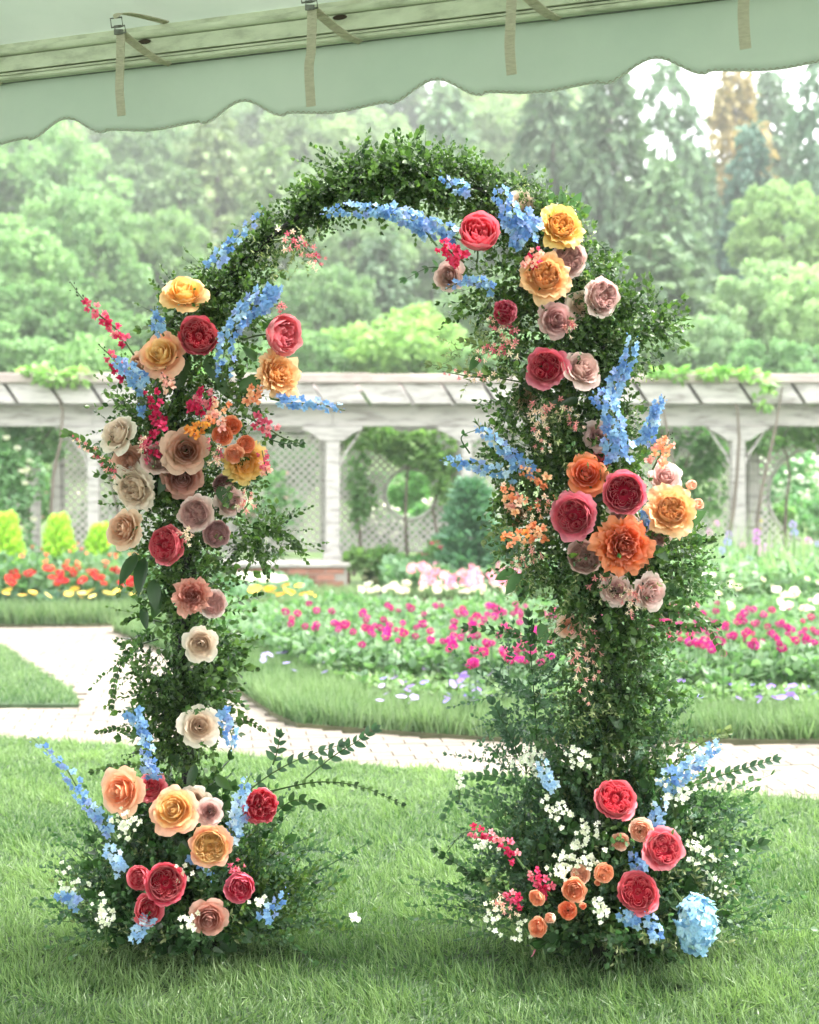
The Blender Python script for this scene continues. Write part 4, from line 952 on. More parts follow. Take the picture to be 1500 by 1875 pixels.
lenw = np.linalg.norm(np.diff(PW, axis=0), axis=1).sum()
wgt = rad_w ** 1.0 / (rad_w ** 1.0).sum()
def shell(n, rin=.1, rout=.5, reach=(.55, 1.05), ymul=.95, kmin=0, kmax=NP, twist=.6, sag=.25, gap=None):
    w_ = wgt[kmin:kmax] / wgt[kmin:kmax].sum(); k = rng.choice(np.arange(kmin, kmax), n, p=w_)
    a = rng.uniform(0, 2 * math.pi, n); yv = np.tile([0, 1., 0], (n, 1)); side = np.cross(TW[k], yv); side /= np.linalg.norm(side, axis=1, keepdims=True)
    rd = np.cos(a)[:, None] * side + np.sin(a)[:, None] * yv * ymul
    D = rd + TW[k] * rng.normal(size=(n, 1)) * twist; D[:, 2] -= sag * rng.uniform(0, 1, n); D[:, 2] += .10; D += rng.normal(size=(n, 3)) * .18
    D /= np.linalg.norm(D, axis=1, keepdims=True)
    P = PW[k] + rd * (rad_w[k] * rng.uniform(rin, rout, n))[:, None] + rng.normal(size=(n, 3)) * .008
    ln = rad_w[k] * rng.uniform(*reach, n)
    if gap is not None:
        nv = np.array([noise.noise(Vector(p * 7.5)) for p in P]); kp = nv > gap; P, D, ln, nv = P[kp], D[kp], ln[kp], nv[kp]; ln = ln * (1 + .5 * nv)
    return P, D, ln
# dense leaf mass
b = B(); P, D, l = shell(3300, .0, .5, (.5, .85), gap=-.06); place(b, SPR_BOX, P, D, np.clip(l / .15, .5, 1.3)); m = b
nf = 1000; kf = rng.choice(np.arange(NP), nf, p=wgt); yv = np.tile([0, 1., 0], (nf, 1)); sd_ = np.cross(TW[kf], yv); sd_ /= np.linalg.norm(sd_, axis=1, keepdims=True); af = rng.uniform(-1.25, 1.25, nf)
rdf = np.sin(af)[:, None] * sd_ - np.cos(af)[:, None] * yv; Pf = PW[kf] + rdf * (rad_w[kf] * rng.uniform(.25, .75, nf))[:, None]
Df = TW[kf] * rng.normal(size=(nf, 1)) + sd_ * rng.normal(size=(nf, 1)) - yv * rng.uniform(0, .6, (nf, 1)); Df[:, 2] -= .25
place(m, SPR_BOX, Pf, Df, np.clip(rad_w[kf] * rng.uniform(.4, .7, nf) / .15, .5, 1.0))
nf = 650; kf = rng.integers(int(NP * .36), int(NP * .58), nf); yv = np.tile([0, 1., 0], (nf, 1)); sd_ = np.cross(TW[kf], yv); sd_ /= np.linalg.norm(sd_, axis=1, keepdims=True); af = rng.uniform(-1.9, 1.9, nf)
rdf = np.sin(af)[:, None] * sd_ - np.cos(af)[:, None] * yv; Pf = PW[kf] + rdf * (rad_w[kf] * rng.uniform(.15, .8, nf))[:, None]
Df = TW[kf] * rng.normal(size=(nf, 1)) * 1.2 + sd_ * rng.normal(size=(nf, 1)) - yv * rng.uniform(-.1, .5, (nf, 1)); Df[:, 2] -= .2
place(m, SPR_BOX, Pf, Df, rng.uniform(.3, .5, nf))
tag(m.build('foliage', M_box, ar), kind='stuff')
b = B(); P, D, l = shell(450, .2, .6, (.5, .9), gap=.0); place(b, SPR_FINE, P, D, np.clip(l / .2, .5, 1.1))
tag(b.build('fine_foliage', M_box, ar), 'fine small-leaved sprigs over the leg', kind='stuff')
b = B(); P, D, l = shell(330, .3, .8, (.35, .6), kmin=40, kmax=NP); mk_ = P[:, 0] > .2; place(b, SPR_VAR, P[mk_], D[mk_], np.clip(l[mk_] / .14, .4, 1.0))
tag(b.build('variegated_foliage', M_varieg, ar), 'cream-edged variegated sprigs', kind='stuff')
# light, airy lower skirt in fresh green on the right leg
b = B(); P, D, l = shell(520, .2, .7, (.5, .8), kmin=int(NP * .62), kmax=NP - 6, gap=-.05); place(b, SPR_FINE, P, D, np.clip(l / .2, .4, 1.1))
tag(b.build('pale_foliage', M_fresh, ar), 'fresh pale sprigs', kind='stuff')
b = B(); P, D, l = shell(520, .35, .85, (.5, .8), gap=.02); place(b, SPR_LONG[:2] + SPR_BOX[:3], P, D, np.clip(l / .2, .35, .8))
tag(b.build('bright_foliage', M_fresh, ar), 'brighter green young sprigs among the dark ones', kind='stuff').color = (.8, .85, .6, 1)

def blob(px, py, rx, ry, n, temps, mat, nm, label, s=(.4, .8), down=0.0, fwd=.06, col=None):
    k_ = YA / FPX; c_ = np.array(tuple(at(px, py, YA - fwd))); q = rng.normal(size=(n, 3)); q /= np.linalg.norm(q, axis=1, keepdims=True); f = rng.uniform(0, 1, (n, 1)) ** .6
    P = c_ + q * f * np.array([rx * k_, .05, ry * k_]); D = q + rng.normal(size=(n, 3)) * .5; D[:, 2] -= down; b = B(); place(b, temps, P, D, rng.uniform(*s, n))
    o = b.build(nm, mat, ar); tag(o, label, kind='stuff')
    if col: o.color = col
for (px, py, rx, ry, n, dn, lab) in [(925, 520, 75, 60, 120, .3, 'small-leaved clump hanging inside the arch top'), (1010, 620, 60, 60, 90, .1, 'clump between the shoulder roses'), (975, 720, 60, 60, 90, .2, 'clump at the inner side below the coral roses'), (970, 850, 70, 90, 130, .1, 'inner clump beside the blue delphiniums'),
     (985, 980, 60, 70, 90, .1, 'inner clump among the peach snapdragons'), (1185, 590, 36, 34, 60, 0, 'clump at the outer shoulder'), (1225, 1020, 55, 45, 80, 0, 'outer clump below the apricot rose'), (300, 770, 95, 90, 170, 0, 'clump holding the upper cluster of roses'),
     (440, 720, 40, 50, 40, .1, 'inner clump under the orange-yellow rose'), (425, 880, 35, 60, 45, .1, 'inner clump beside the golden rose'), (300, 900, 70, 60, 90, 0, 'clump around the cream rose'), (480, 985, 50, 26, 60, .2, 'clump at the root of the outstretched boxwood branch'), (430, 560, 50, 60, 80, 0, 'clump behind the long blue delphinium'),
     (1085, 640, 60, 80, 110, 0, 'clump behind the dusty peach rose'), (660, 330, 60, 30, 80, 0, 'thick clump on the arch top'), (770, 330, 70, 34, 100, 0, 'thickest clump on the arch crown'), (340, 590, 50, 50, 60, 0, 'clump behind the crimson rose')]:
    blob(px, py, rx, ry, n, SPR_BOX + SPR_FINE[:2], M_box, 'foliage_clump', lab, (.4, .75), dn)
for (px, py, rx, ry, n, lab) in [(900, 640, 70, 40, 34, 'cream-edged leaves reaching into the opening'), (985, 800, 60, 70, 40, 'cream-edged leaves inside the leg'), (1060, 1100, 80, 60, 44, 'cream-edged leaves below the lower blush roses'), (1090, 1260, 70, 80, 40, 'cream-edged leaves on the lower leg'), (960, 1010, 50, 50, 26, 'cream-edged leaves among the peach snapdragons'), (540, 460, 50, 30, 26, 'light leaves among the pink bells'), (345, 985, 26, 24, 10, 'cream-edged leaves before the coral rose'), (425, 800, 30, 50, 16, 'cream-edged leaves beside the spray roses')]:
    blob(px, py, rx, ry, n, SPR_VAR, M_varieg, 'variegated_clump', lab, (.35, .7), .2, .10)
for (px, py, rx, ry, n, lab) in [(965, 1280, 70, 90, 60, 'loose bluish sprays beside the lower leg'), (1180, 1370, 80, 70, 40, 'loose bluish sprays above the outer base'), (1000, 1410, 110, 80, 60, 'loose bluish sprays above the inner base'), (960, 1560, 110, 90, 50, 'loose bluish sprays of the inner base'), (1260, 1560, 100, 90, 50, 'loose bluish sprays of the outer base'), (470, 1560, 90, 80, 30, 'loose bluish sprays under the coral peony'), (210, 1600, 90, 70, 26, 'loose bluish sprays at the outer base beside the walk')]:
    blob(px, py, rx, ry, n, SPR_LONG, M_blue_leaf, 'long_leaf_clump', lab, (.4, .75), -.15, .02, (1.35, 1.3, 1.3, 1))
for (px, py, rx, ry, n, lab) in [(1110, 1180, 90, 80, 90, 'light green clump on the lower leg'), (1190, 1260, 50, 90, 60, 'light green clump on the outer edge of the lower leg'), (1110, 1350, 120, 60, 90, 'light green clump above the base'), (330, 1240, 80, 90, 60, 'light green clump on the narrow leg'), (1240, 1060, 60, 60, 50, 'light green clump at the outer edge under the apricot rose'), (1000, 1580, 120, 80, 80, 'pale airy clump at the inner base'), (1250, 1500, 110, 90, 80, 'pale airy clump at the outer base'), (240, 1560, 100, 80, 60, 'pale airy clump at the base beside the walk')]:
    blob(px, py, rx, ry, n, SPR_BOX[:4] + SPR_FINE[:3], M_fresh, 'light_foliage_clump', lab, (.4, .7), -.05, .05, (1.1, 1.05, .95, 1))
# sprigs that stand out of the outline: one object each
spr_me = [build_mesh('leafy_sprig', T[0], T[1], M_box, T[2], False) for T in SPR_BOX] + [build_mesh('leafy_sprig', T[0], T[1], M_box, T[2], False) for T in SPR_FINE[:3]]
P, D, l = shell(240, .55, .85, (.45, .8), .7, twist=.5)
F = frames(D)
for k in range(240):
    T = spr_me[k % len(spr_me)]; o = obj('leafy_sprig', T, ar); s_ = min(1.1, max(.5, l[k] / (.15 if k % len(spr_me) < 8 else .2)))
    o.matrix_local = Matrix.Translation(Vector(P[k]) - ar.location) @ Matrix(F[k].tolist()).to_4x4() @ Matrix.Scale(s_, 4)
    o.color = (random.uniform(.8, 1.5),) * 2 + (1, 1)

# single big leaves
leaf_me = [build_mesh('leaf', *leaf_T(.19 + .03 * i, .08, .1 + .1 * i, 5)[:2], M_big, np.full(len(leaf_T(.3, .1, .1, 5)[0]), .3 + .3 * i), True) for i in range(3)]
leaf_fm = [build_mesh('leaf', *leaf_T(.25, .08, .12, 5)[:2], M_fresh, np.full(len(leaf_T(.3, .1, .1, 5)[0]), .5), True)]
def big_leaf(px, py, Y, ang, L, fm=False, parent=ar, tilt=0, tw=0):
    """ang: picture direction in degrees (0 right, 90 up); L in photo px"""
    p = at(px, py, Y); d = Vector((math.cos(R(ang)), -.35 + tilt, math.sin(R(ang)))).normalized()
    F_ = frames(np.array([tuple(d)]), np.array([[random.uniform(-.4, .4) + tw, -1.0, random.uniform(-.1, .6)]]))[0]
    o = obj('leaf', random.choice(leaf_fm if fm else leaf_me), parent); s_ = L / FPX * Y
    q = parent; off = Vector((0, 0, 0))
    while q: off += q.location; q = q.parent
    o.matrix_local = Matrix.Translation(p - off) @ Matrix(F_.tolist()).to_4x4() @ Matrix.Scale(s_, 4)
    return o
for (px, py, ang, L) in [(345, 660, 250, 60), (380, 650, 290, 58), (330, 690, 230, 46), (400, 690, 300, 50), (455, 690, 250, 44), (480, 690, 210, 52), (470, 660, 130, 36), (500, 640, 60, 34), (300, 560, 110, 26), (395, 740, 270, 44),
       (265, 1020, 262, 74), (252, 1015, 240, 66), (282, 1060, 275, 60), (300, 1080, 250, 56), (262, 1110, 282, 46), (400, 890, 300, 44), (310, 860, 250, 50), (345, 830, 280, 40), (480, 600, 20, 40), (265, 880, 260, 36),
       (1013, 540, 262, 40), (1000, 545, 230, 44), (975, 560, 210, 40), (1030, 720, 240, 50), (1060, 730, 200, 44), (990, 715, 160, 38), (1095, 940, 250, 50), (1110, 905, 200, 48), (1075, 985, 250, 54), (1160, 955, 300, 38),
       (1190, 950, 270, 30), (1080, 900, 230, 50), (1120, 1040, 300, 44), (1060, 1060, 240, 40), (1100, 930, 160, 44), (1195, 1000, 320, 40), (1150, 1330, 90, 40), (1160, 1340, 60, 40), (1140, 1335, 130, 36), (1165, 1360, 20, 36), (1135, 1380, 200, 40),
       (1110, 1300, 160, 36), (1060, 1010, 120, 44), (880, 650, 230, 36), (960, 560, 200, 32), (1090, 1480, 260, 40), (290, 1500, 240, 44), (330, 1530, 290, 50), (400, 1590, 300, 46), (440, 1680, 330, 40), (250, 1560, 220, 40),
       (1060, 1690, 210, 40), (1220, 1690, 330, 40), (1250, 1650, 240, 40), (980, 1600, 200, 36), (370, 1450, 20, 44), (310, 1380, 320, 46), (360, 1400, 250, 48), (395, 1420, 320, 40)]:
    big_leaf(px, py, YA - random.uniform(.05, .13), ang, L)
for (px, py, ang, L) in [(1000, 385, 70, 36), (1030, 380, 95, 34), (1045, 385, 60, 38), (1058, 400, 40, 34), (1015, 375, 110, 30), (1240, 965, 30, 60), (1245, 980, 60, 50), (1250, 985, -10, 52), (1230, 1000, 10, 44), (1200, 1080, -60, 50), (1215, 1070, -30, 44), (1180, 1085, -100, 50),
       (955, 1050, 230, 50), (945, 1045, 200, 44), (960, 1060, 260, 48), (990, 1140, 280, 44)]:
    big_leaf(px, py, YA - random.uniform(-.02, .08), ang, L, True)

# ---------- branches reaching out of the arch
def branch(pts, n, L, mat, leafT, label=None, ang=48, name='leafy_branch', Y=YA, pair=True, dy=-.06, separate=False, col=None, stem_r=.0028):
    """pts: photo points from root to tip"""
    m_ = len(pts); W = [at(x, y, Y + dy * i / max(1, m_ - 1)) for i, (x, y) in enumerate(pts)]; S = smooth_path(W, 16); b = B()
    b.tube(S, list(np.linspace(stem_r, stem_r * .35, 16)), 5, .3, False)
    Sn = np.array([tuple(p) for p in S]); Pl = []; Dl = []; Ul = []; Sl = []
    for i in range(n):
        s = .18 + .82 * i / (n - 1); f = s * 15; k = min(int(f), 14); p = Sn[k] * (1 - f + k) + Sn[k + 1] * (f - k); t_ = Sn[k + 1] - Sn[k]; t_ /= np.linalg.norm(t_)
        sv_ = np.cross(t_, [0, 1, 0]); sv_ /= np.linalg.norm(sv_)
        for sg in ((-1, 1) if pair else ((-1) ** i,)):
            a = R(ang + random.uniform(-14, 14)) * (1 - .4 * s); d = t_ * math.cos(a) + sv_ * sg * math.sin(a) + np.array([0, random.uniform(-.35, .25), random.uniform(-.2, .15)])
            Pl.append(p); Dl.append(d); Ul.append([random.uniform(-.5, .5), -.9, .6]); Sl.append(L / FPX * Y * random.uniform(.75, 1.15) * (1 - .25 * s))
    Pl.append(Sn[-1]); Dl.append(Sn[-1] - Sn[-2]); Ul.append([0, -1, .4]); Sl.append(L / FPX * Y * .8)
    F_ = frames(np.array(Dl), np.array(Ul))
    if not separate:
        b.inst(leafT, F_ * np.array(Sl)[:, None, None], np.array(Pl), rng.uniform(-.5, .5, len(Sl))); o = b.build(name, mat, ar)
    else:
        o = b.build(name, M_stem, ar); me = build_mesh('leaf', leafT[0], leafT[1], mat, np.full(len(leafT[0]), .5), True)
        for i in range(len(Sl)):
            c = obj('leaf', me, o); c.matrix_local = Matrix.Translation(Vector(Pl[i])) @ Matrix(F_[i].tolist()).to_4x4() @ Matrix.Scale(Sl[i], 4)
            g = random.uniform(.75, 1.3); c.color = (g, g, g, 1)
    if col: o.color = col
    if label: o['label'] = label
    return o
LF6 = leaf_T(.26, .06, .12, 4); LFS = leaf_T(.34, .07, .1, 3)
branch([(560, 1425), (610, 1385), (650, 1360), (682, 1338)], 8, 25, M_blue_leaf, LF6, 'bluish-green compound spray reaching over the walk', separate=True)
branch([(440, 1460), (500, 1415), (560, 1385), (620, 1365)], 9, 24, M_blue_leaf, LF6, 'bluish-green spray behind the longer one', separate=True)
branch([(500, 1400), (508, 1375), (512, 1350)], 4, 26, M_blue_leaf, LF6, 'small upright bluish tuft', separate=True)
branch([(490, 1450), (580, 1432), (660, 1440), (735, 1472)], 16, 12, M_box, LFS, 'thin trailing twig with tiny leaves')
branch([(500, 1490), (540, 1465), (580, 1475)], 5, 26, M_big, LF6, 'dark leaf spray beside the coral peony', separate=True)
branch([(540, 1620), (610, 1580), (672, 1545)], 5, 14, M_fresh, LFS, 'thin bare stem leaning out over the grass')
branch([(1270, 1440), (1320, 1420), (1370, 1405), (1415, 1392)], 9, 22, M_blue_leaf, LF6, 'silvery-green spray reaching over the walk', separate=True)
branch([(1230, 1640), (1290, 1595), (1340, 1560), (1388, 1545)], 7, 30, M_big, LF6, 'dark twig with drooping leaves over the grass', separate=True)
branch([(1260, 1480), (1310, 1470), (1352, 1500)], 6, 26, M_blue_leaf, LF6, 'green leafy twig beside the blue delphinium')
branch([(1230, 1400), (1300, 1350), (1330, 1340)], 6, 20, M_varieg, LFS, 'pale cream-edged twig')
branch([(960, 1400), (930, 1340), (905, 1290)], 9, 26, M_blue_leaf, LF6, 'dark leafy twig rising beside the right leg', separate=True)
branch([(985, 1400), (980, 1300), (972, 1200), (968, 1130)], 12, 22, M_big, LF6, 'tall upright twig with oval leaves')
branch([(1010, 1180), (960, 1165), (910, 1155), (858, 1150)], 9, 19, M_big, LF6, 'dark oval-leaved twig crossing the magenta flowers', separate=True)
branch([(1000, 1300), (950, 1260), (915, 1240)], 9, 22, M_blue_leaf, LF6, None)
branch([(960, 1500), (900, 1470), (840, 1455), (815, 1490)], 10, 18, M_fresh, LFS, 'thin airy twig leaning away from the base')
branch([(960, 1440), (900, 1420), (845, 1425)], 8, 18, M_fresh, LFS, None)
branch([(940, 1650), (890, 1610), (860, 1600)], 6, 26, M_big, LF6, None)
branch([(800, 1560), (850, 1590), (940, 1640)][::-1], 6, 18, M_big, LFS, None)
branch([(430, 960), (490, 972), (530, 985), (548, 1005)], 14, 17, M_box, LFS, 'boxwood branch stretching out over the lattice')
branch([(440, 970), (470, 1000), (485, 1040)], 9, 16, M_box, LFS, 'drooping boxwood twig')
branch([(330, 930), (290, 985), (245, 1020), (218, 1085)], 14, 14, M_box, LFS, 'drooping twig under the peach rose')
branch([(290, 1170), (240, 1190), (212, 1240), (205, 1290)], 14, 15, M_box, LFS, 'arching twig over the walk')
branch([(300, 1140), (250, 1130), (228, 1140)], 8, 13, M_box, LFS, None)
branch([(260, 1350), (220, 1335), (182, 1340)], 9, 13, M_box, LFS, None)
branch([(300, 1420), (240, 1400), (172, 1412)], 11, 14, M_box, LFS, 'short bushy twig beside the peach rose')
branch([(400, 1330), (450, 1320), (480, 1335)], 7, 14, M_box, LFS, None)
branch([(390, 1230), (430, 1220), (468, 1225)], 7, 13, M_box, LFS, None)
branch([(225, 880), (195, 850), (160, 815), (125, 795)], 10, 19, M_box, LFS, 'flowering twig with small dark leaves, reaching out past the pale rose', separate=True)
branch([(700, 320), (735, 290), (755, 265), (770, 240)], 9, 17, M_box, LFS, 'tallest twig on the arch top')
branch([(735, 285), (725, 260), (722, 244)], 5, 15, M_box, LFS, None)
branch([(650, 340), (640, 300), (665, 272)], 9, 16, M_box, LFS, None)
branch([(690, 330), (700, 295), (702, 270)], 6, 16, M_box, LFS, None)
branch([(585, 380), (572, 360), (563, 335)], 6, 15, M_box, LFS, 'small upright twig on the shoulder of the arch')
branch([(860, 340), (885, 315), (920, 325)], 7, 16, M_box, LFS, None)
branch([(930, 350), (960, 335), (990, 345)], 7, 16, M_box, LFS, None)
branch([(400, 500), (370, 490), (345, 492)], 6, 15, M_box, LFS, None)
branch([(470, 450), (485, 420), (490, 395)], 6, 15, M_box, LFS, None)
branch([(860, 520), (820, 495), (785, 490), (745, 510)], 6, 20, M_fresh, LF6, 'bright green compound leaf hanging inside the arch', separate=True)
branch([(960, 700), (900, 690), (850, 680), (792, 668)], 9, 20, M_varieg, LF6, 'cream-edged flowering twig reaching into the opening', separate=True)
branch([(960, 660), (900, 640), (850, 625)], 8, 20, M_varieg, LF6, 'cream-edged twig above the longer one', separate=True)
branch([(960, 800), (925, 760), (910, 720), (880, 690)], 9, 14, M_fresh, LFS, 'thin curved vine inside the arch')
branch([(1000, 880), (940, 870), (880, 850), (835, 850)], 9, 17, M_varieg, LFS, None)
branch([(860, 830), (845, 800), (880, 785)], 3, 14, M_fresh, LFS, None)
branch([(1110, 600), (1150, 575), (1190, 565), (1222, 580)], 13, 18, M_box, LFS, 'boxwood branch standing out behind the blue delphinium')
branch([(1130, 620), (1180, 600), (1212, 615)], 10, 17, M_box, LFS, None)
branch([(1090, 440), (1110, 460), (1122, 500)], 8, 16, M_box, LFS, None)
branch([(1180, 1120), (1240, 1120), (1290, 1135), (1320, 1190)], 15, 17, M_box, LFS, 'long drooping boxwood branch over the magenta flowers')
branch([(1180, 1140), (1250, 1150), (1310, 1145)], 12, 16, M_box, LFS, None)
branch([(1200, 1000), (1260, 1000), (1302, 990)], 10, 16, M_box, LFS, None)
branch([(1200, 1030), (1250, 1050), (1285, 1035)], 10, 16, M_box, LFS, None)
branch([(950, 940), (920, 960), (890, 990)], 8, 16, M_varieg, LFS, None)
branch([(480, 800), (520, 812), (548, 812)], 5, 18, M_big, LFS, None)

# ---------- base mounds: loose stems spreading over the grass
def mound(cx, cy, wx, hz, n, temps, mat, name, Lr, seed, label=None, el0=.05, out=1.0):
    r_ = np.random.default_rng(seed); c = np.array(tuple(at(cx, 1735, YA)))
    az = r_.uniform(0, 2 * math.pi, n); el = r_.uniform(el0, 1.35, n)
    D = np.column_stack([np.cos(az) * np.cos(el), np.sin(az) * np.cos(el) * .75, np.sin(el)])
    f = r_.uniform(0, 1, n)[:, None] ** .8
    P = c + D * np.array([wx, wx * .6, hz]) * f * .8 + np.array([0, 0, .02]); P[:, 2] = np.maximum(P[:, 2], .015)
    D2 = D + r_.normal(size=(n, 3)) * .35; D2[:, 2] += .12; low_ = P[:, 2] < .1; D2[low_, 2] = np.abs(D2[low_, 2]) * .6 + .1
    b = B(); place(b, temps, P, D2, r_.uniform(*Lr, n))
    V, Fs, t = b.arrays(); V[:, 2] = np.maximum(V[:, 2], .004)
    o = obj(name, build_mesh(name, V, Fs, mat, t, False), ar, True); tag(o, label, kind='stuff'); return o
mound(335, 0, .28, .48, 260, SPR_BOX, M_big, 'base_foliage', (.8, 1.4), 1, 'dark leafy base of the leg beside the walk')
mound(335, 0, .50, .48, 420, SPR_FINE, M_fresh, 'airy_foliage', (.6, 1.1), 2, 'fine airy greenery over the grass')
mound(330, 0, .40, .35, 144, SPR_VAR, M_varieg, 'variegated_foliage', (.6, 1.0), 3, 'cream-edged sprigs at the base')
mound(460, 0, .34, .34, 176, SPR_FINE, M_fresh, 'airy_foliage', (.5, .9), 12, 'fine yellowish airy greenery over the grass').color = (1.3, 1.1, .6, 1)
mound(1115, 0, .30, .60, 280, SPR_BOX, M_big, 'base_foliage', (.8, 1.5), 4, 'dark leafy base of the leg beside the blue hydrangea')
mound(1115, 0, .56, .66, 560, SPR_FINE, M_fresh, 'airy_foliage', (.6, 1.2), 5, 'fine airy greenery over the grass')
mound(1115, 0, .48, .70, 170, SPR_LONG, M_blue_leaf, 'long_leaf_foliage', (.5, .9), 6, 'bluish long-leaved sprays')
mound(1115, 0, .50, .62, 300, SPR_VAR, M_varieg, 'variegated_foliage', (.6, 1.0), 7, 'cream-edged sprigs at the base')
mound(335, 0, .38, .42, 80, SPR_LONG, M_blue_leaf, 'long_leaf_foliage', (.5, .8), 8, 'bluish long-leaved sprays')
# black flower buckets hidden in the greens
def bucket(px, py, r_, h, lab):
    p = at(px, py, YA - .01); e = []; V = []; n = 20
    pr = [(r_ * .78, -h), (r_, 0), (r_ * 1.05, .004), (r_ * 1.05, .012), (r_ * .93, .012), (r_ * .9, -.02), (r_ * .7, -h + .01)]
    for rr_, z in pr:
        for k in range(n): a = 2 * math.pi * k / n; V.append((math.cos(a) * rr_, math.sin(a) * rr_, z))
    q = [(i * n + k, i * n + (k + 1) % n, (i + 1) * n + (k + 1) % n, (i + 1) * n + k) for i in range(len(pr) - 1) for k in range(n)]
    o = obj('flower_bucket', build_mesh('flower_bucket', V, [q, [tuple(range(n))[::-1], tuple(range(6 * n, 7 * n))]], M_core, None, True)); o.location = p; tag(o, lab, 'bucket', 'black buckets in the arch')
bucket(312, 860, .055, .09, 'small black plastic bucket under the brown roses, holding their stems')
bucket(1085, 985, .055, .09, 'small black plastic bucket behind the crimson and orange roses')
bucket(350, 1715, .09, .05, 'black bucket in the shade under the base flowers beside the walk')
bucket(1120, 1715, .10, .06, 'black bucket in the shade under the base flowers beside the hydrangea')

# ============================================================ ROSES
def bez(p0, p1, p2, p3, t): return p0 * (1 - t) ** 3 + 3 * p1 * t * (1 - t) ** 2 + 3 * p2 * t * t * (1 - t) + p3 * t ** 3
def petal(Rr, h, half, bulge=1.0, reflex=0.0, ruf=.04, seed=0, nu=14, nv=8, notch=.0, lean=0):
    r_ = random.Random(seed); V = []; t = []
    a0 = (.05, -.42); a1 = (Rr * .85 * bulge, -.38); a2 = (Rr * 1.0 * bulge, h * .35 - .05); a3 = (Rr, h)
    for j in range(nv + 1):
        v = j / nv
        for i in range(nu + 1):
            u = -1 + 2 * i / nu; au = abs(u)
            vv = v * (1 - .30 * au ** 2.6 + notch * (1 - au) ** 3 * -.5)
            r = bez(a0[0], a1[0], a2[0], a3[0], vv); z = bez(a0[1], a1[1], a2[1], a3[1], vv)
            fl = max(0, vv - .68) / .32
            r += reflex * fl ** 1.6 * (.30 + .12 * au); z -= reflex * fl ** 2 * (.16 + .2 * au * au)
            k = vv ** 2.5
            nn = noise.noise(Vector((u * 1.9 + seed * 3.1, vv * 1.3, seed * 1.7))); n2 = noise.noise(Vector((u * 5.5 + seed, vv * 2, seed * .7)))
            r += ruf * k * (nn * 2.4 + n2 * 1.6); z += ruf * k * (nn * 1.4 - n2 * 1.7)
            an = u * half * (.45 + .55 * math.sin(math.pi * min(vv, .78) / 1.56)) + lean * vv * .3
            r += au ** 3 * .035 * (1 + reflex)                  # edges lift off the neighbour
            V.append((r * math.cos(an), r * math.sin(an), z)); t.append(vv)
    q = [(j * (nu + 1) + i, j * (nu + 1) + i + 1, (j + 1) * (nu + 1) + i + 1, (j + 1) * (nu + 1) + i) for j in range(nv) for i in range(nu)]
    return V, [q], t
def rotz(V, a, s=1.0, dz=0):
    V = np.array(V); c, s_ = math.cos(a), math.sin(a); return np.column_stack([(V[:, 0] * c - V[:, 1] * s_) * s, (V[:, 0] * s_ + V[:, 1] * c) * s, V[:, 2] * s + dz])
def quartered(seed, rad=.64, h=.40, n=5, dense=5):
    """old-rose centre: folded petals nested in sectors"""
    r_ = random.Random(seed); b = B()
    V = [(0, 0, -.08)] + [(rad * f_ * math.cos(a), rad * f_ * math.sin(a), -.08 - .05 * f_) for f_ in (.5, 1) for a in np.linspace(0, 6.2832, 16, endpoint=False)]
    b.add(V, [[(0, 1 + i, 1 + (i + 1) % 16) for i in range(16)], [(1 + i, 17 + i, 17 + (i + 1) % 16, 1 + (i + 1) % 16) for i in range(16)]], .4)   # floor of packed petals
    for k in range(n):
        az = 2 * math.pi * k / n + r_.uniform(-.2, .2)
        for j in range(dense):
            rho = .05 + (rad * .52 - .05) * j / (dense - 1); cd = rad * (.46 + r_.uniform(-.04, .04)); cs = (cd * math.cos(az), cd * math.sin(az)); span = R(r_.uniform(105, 140)); off = r_.uniform(-.25, .25)
            V = []; t = []; nu, nv = 14, 3; sq = .72
            for v_ in range(nv + 1):
                v = v_ / nv
                for i in range(nu + 1):
                    a = -span + 2 * span * i / nu; wob = 1 + .13 * noise.noise(Vector((a * 1.6, seed + k, j * 2.0))) * (1 + v)
                    lx = rho * math.cos(a) * wob * (1.15 if j > 2 else 1.0) + .03 * j; ly = rho * math.sin(a) * wob * (1 - .1 * j * .2) * (1.0 + .25 * (j > 2))
                    x = cs[0] + lx * math.cos(az + off) - ly * math.sin(az + off); y_ = cs[1] + lx * math.sin(az + off) + ly * math.cos(az + off)
                    d = math.hypot(x, y_); m = 1 if d < rad else rad / d; ex = 1 + .05 * v + (.045 if v == 1 else 0); x *= m * ex; y_ *= m * ex
                    top = h * (.95 + .12 * min(1, d / rad)) + .07 * noise.noise(Vector((a * 3, k, j + seed)))
                    z = -.05 + (top + .05) * v
                    if v == 1: z -= .004
                    V.append((x, y_, z)); t.append(v)
            q = [(p * (nu + 1) + i, p * (nu + 1) + i + 1, (p + 1) * (nu + 1) + i + 1, (p + 1) * (nu + 1) + i) for p in range(nv) for i in range(nu)]
            b.add(V, [q], t)
    for j in range(7):                                    # little folded petals closing the eye
        V = []; t = []; a0_ = j * 2.4; rr_ = .03 + .018 * j; cx_, cy_ = .035 * math.cos(a0_), .035 * math.sin(a0_)
        for v in (0, .6, .9, 1):
            for i in range(9): a = a0_ - 1.5 + 3.0 * i / 8; r2 = rr_ * (1 + .25 * v); V.append((cx_ + r2 * math.cos(a), cy_ + r2 * math.sin(a), -.05 + v * (h * .95 - .01 * j))); t.append(v)
        b.add(V, [[(p * 9 + i, p * 9 + i + 1, p * 9 + 10 + i, p * 9 + 9 + i) for p in range(3) for i in range(8)]], t)
    for j in range(3):
        for i in range(4): V, q, t = petal(rad * (1.0 + .07 * j), h * (1.0 - .02 * j), 1.0, 1.05, 0, .04, seed + i * 7 + j, 9, 6); b.add(rotz(V, i * 1.57 + j * .6), q, t)
    return b
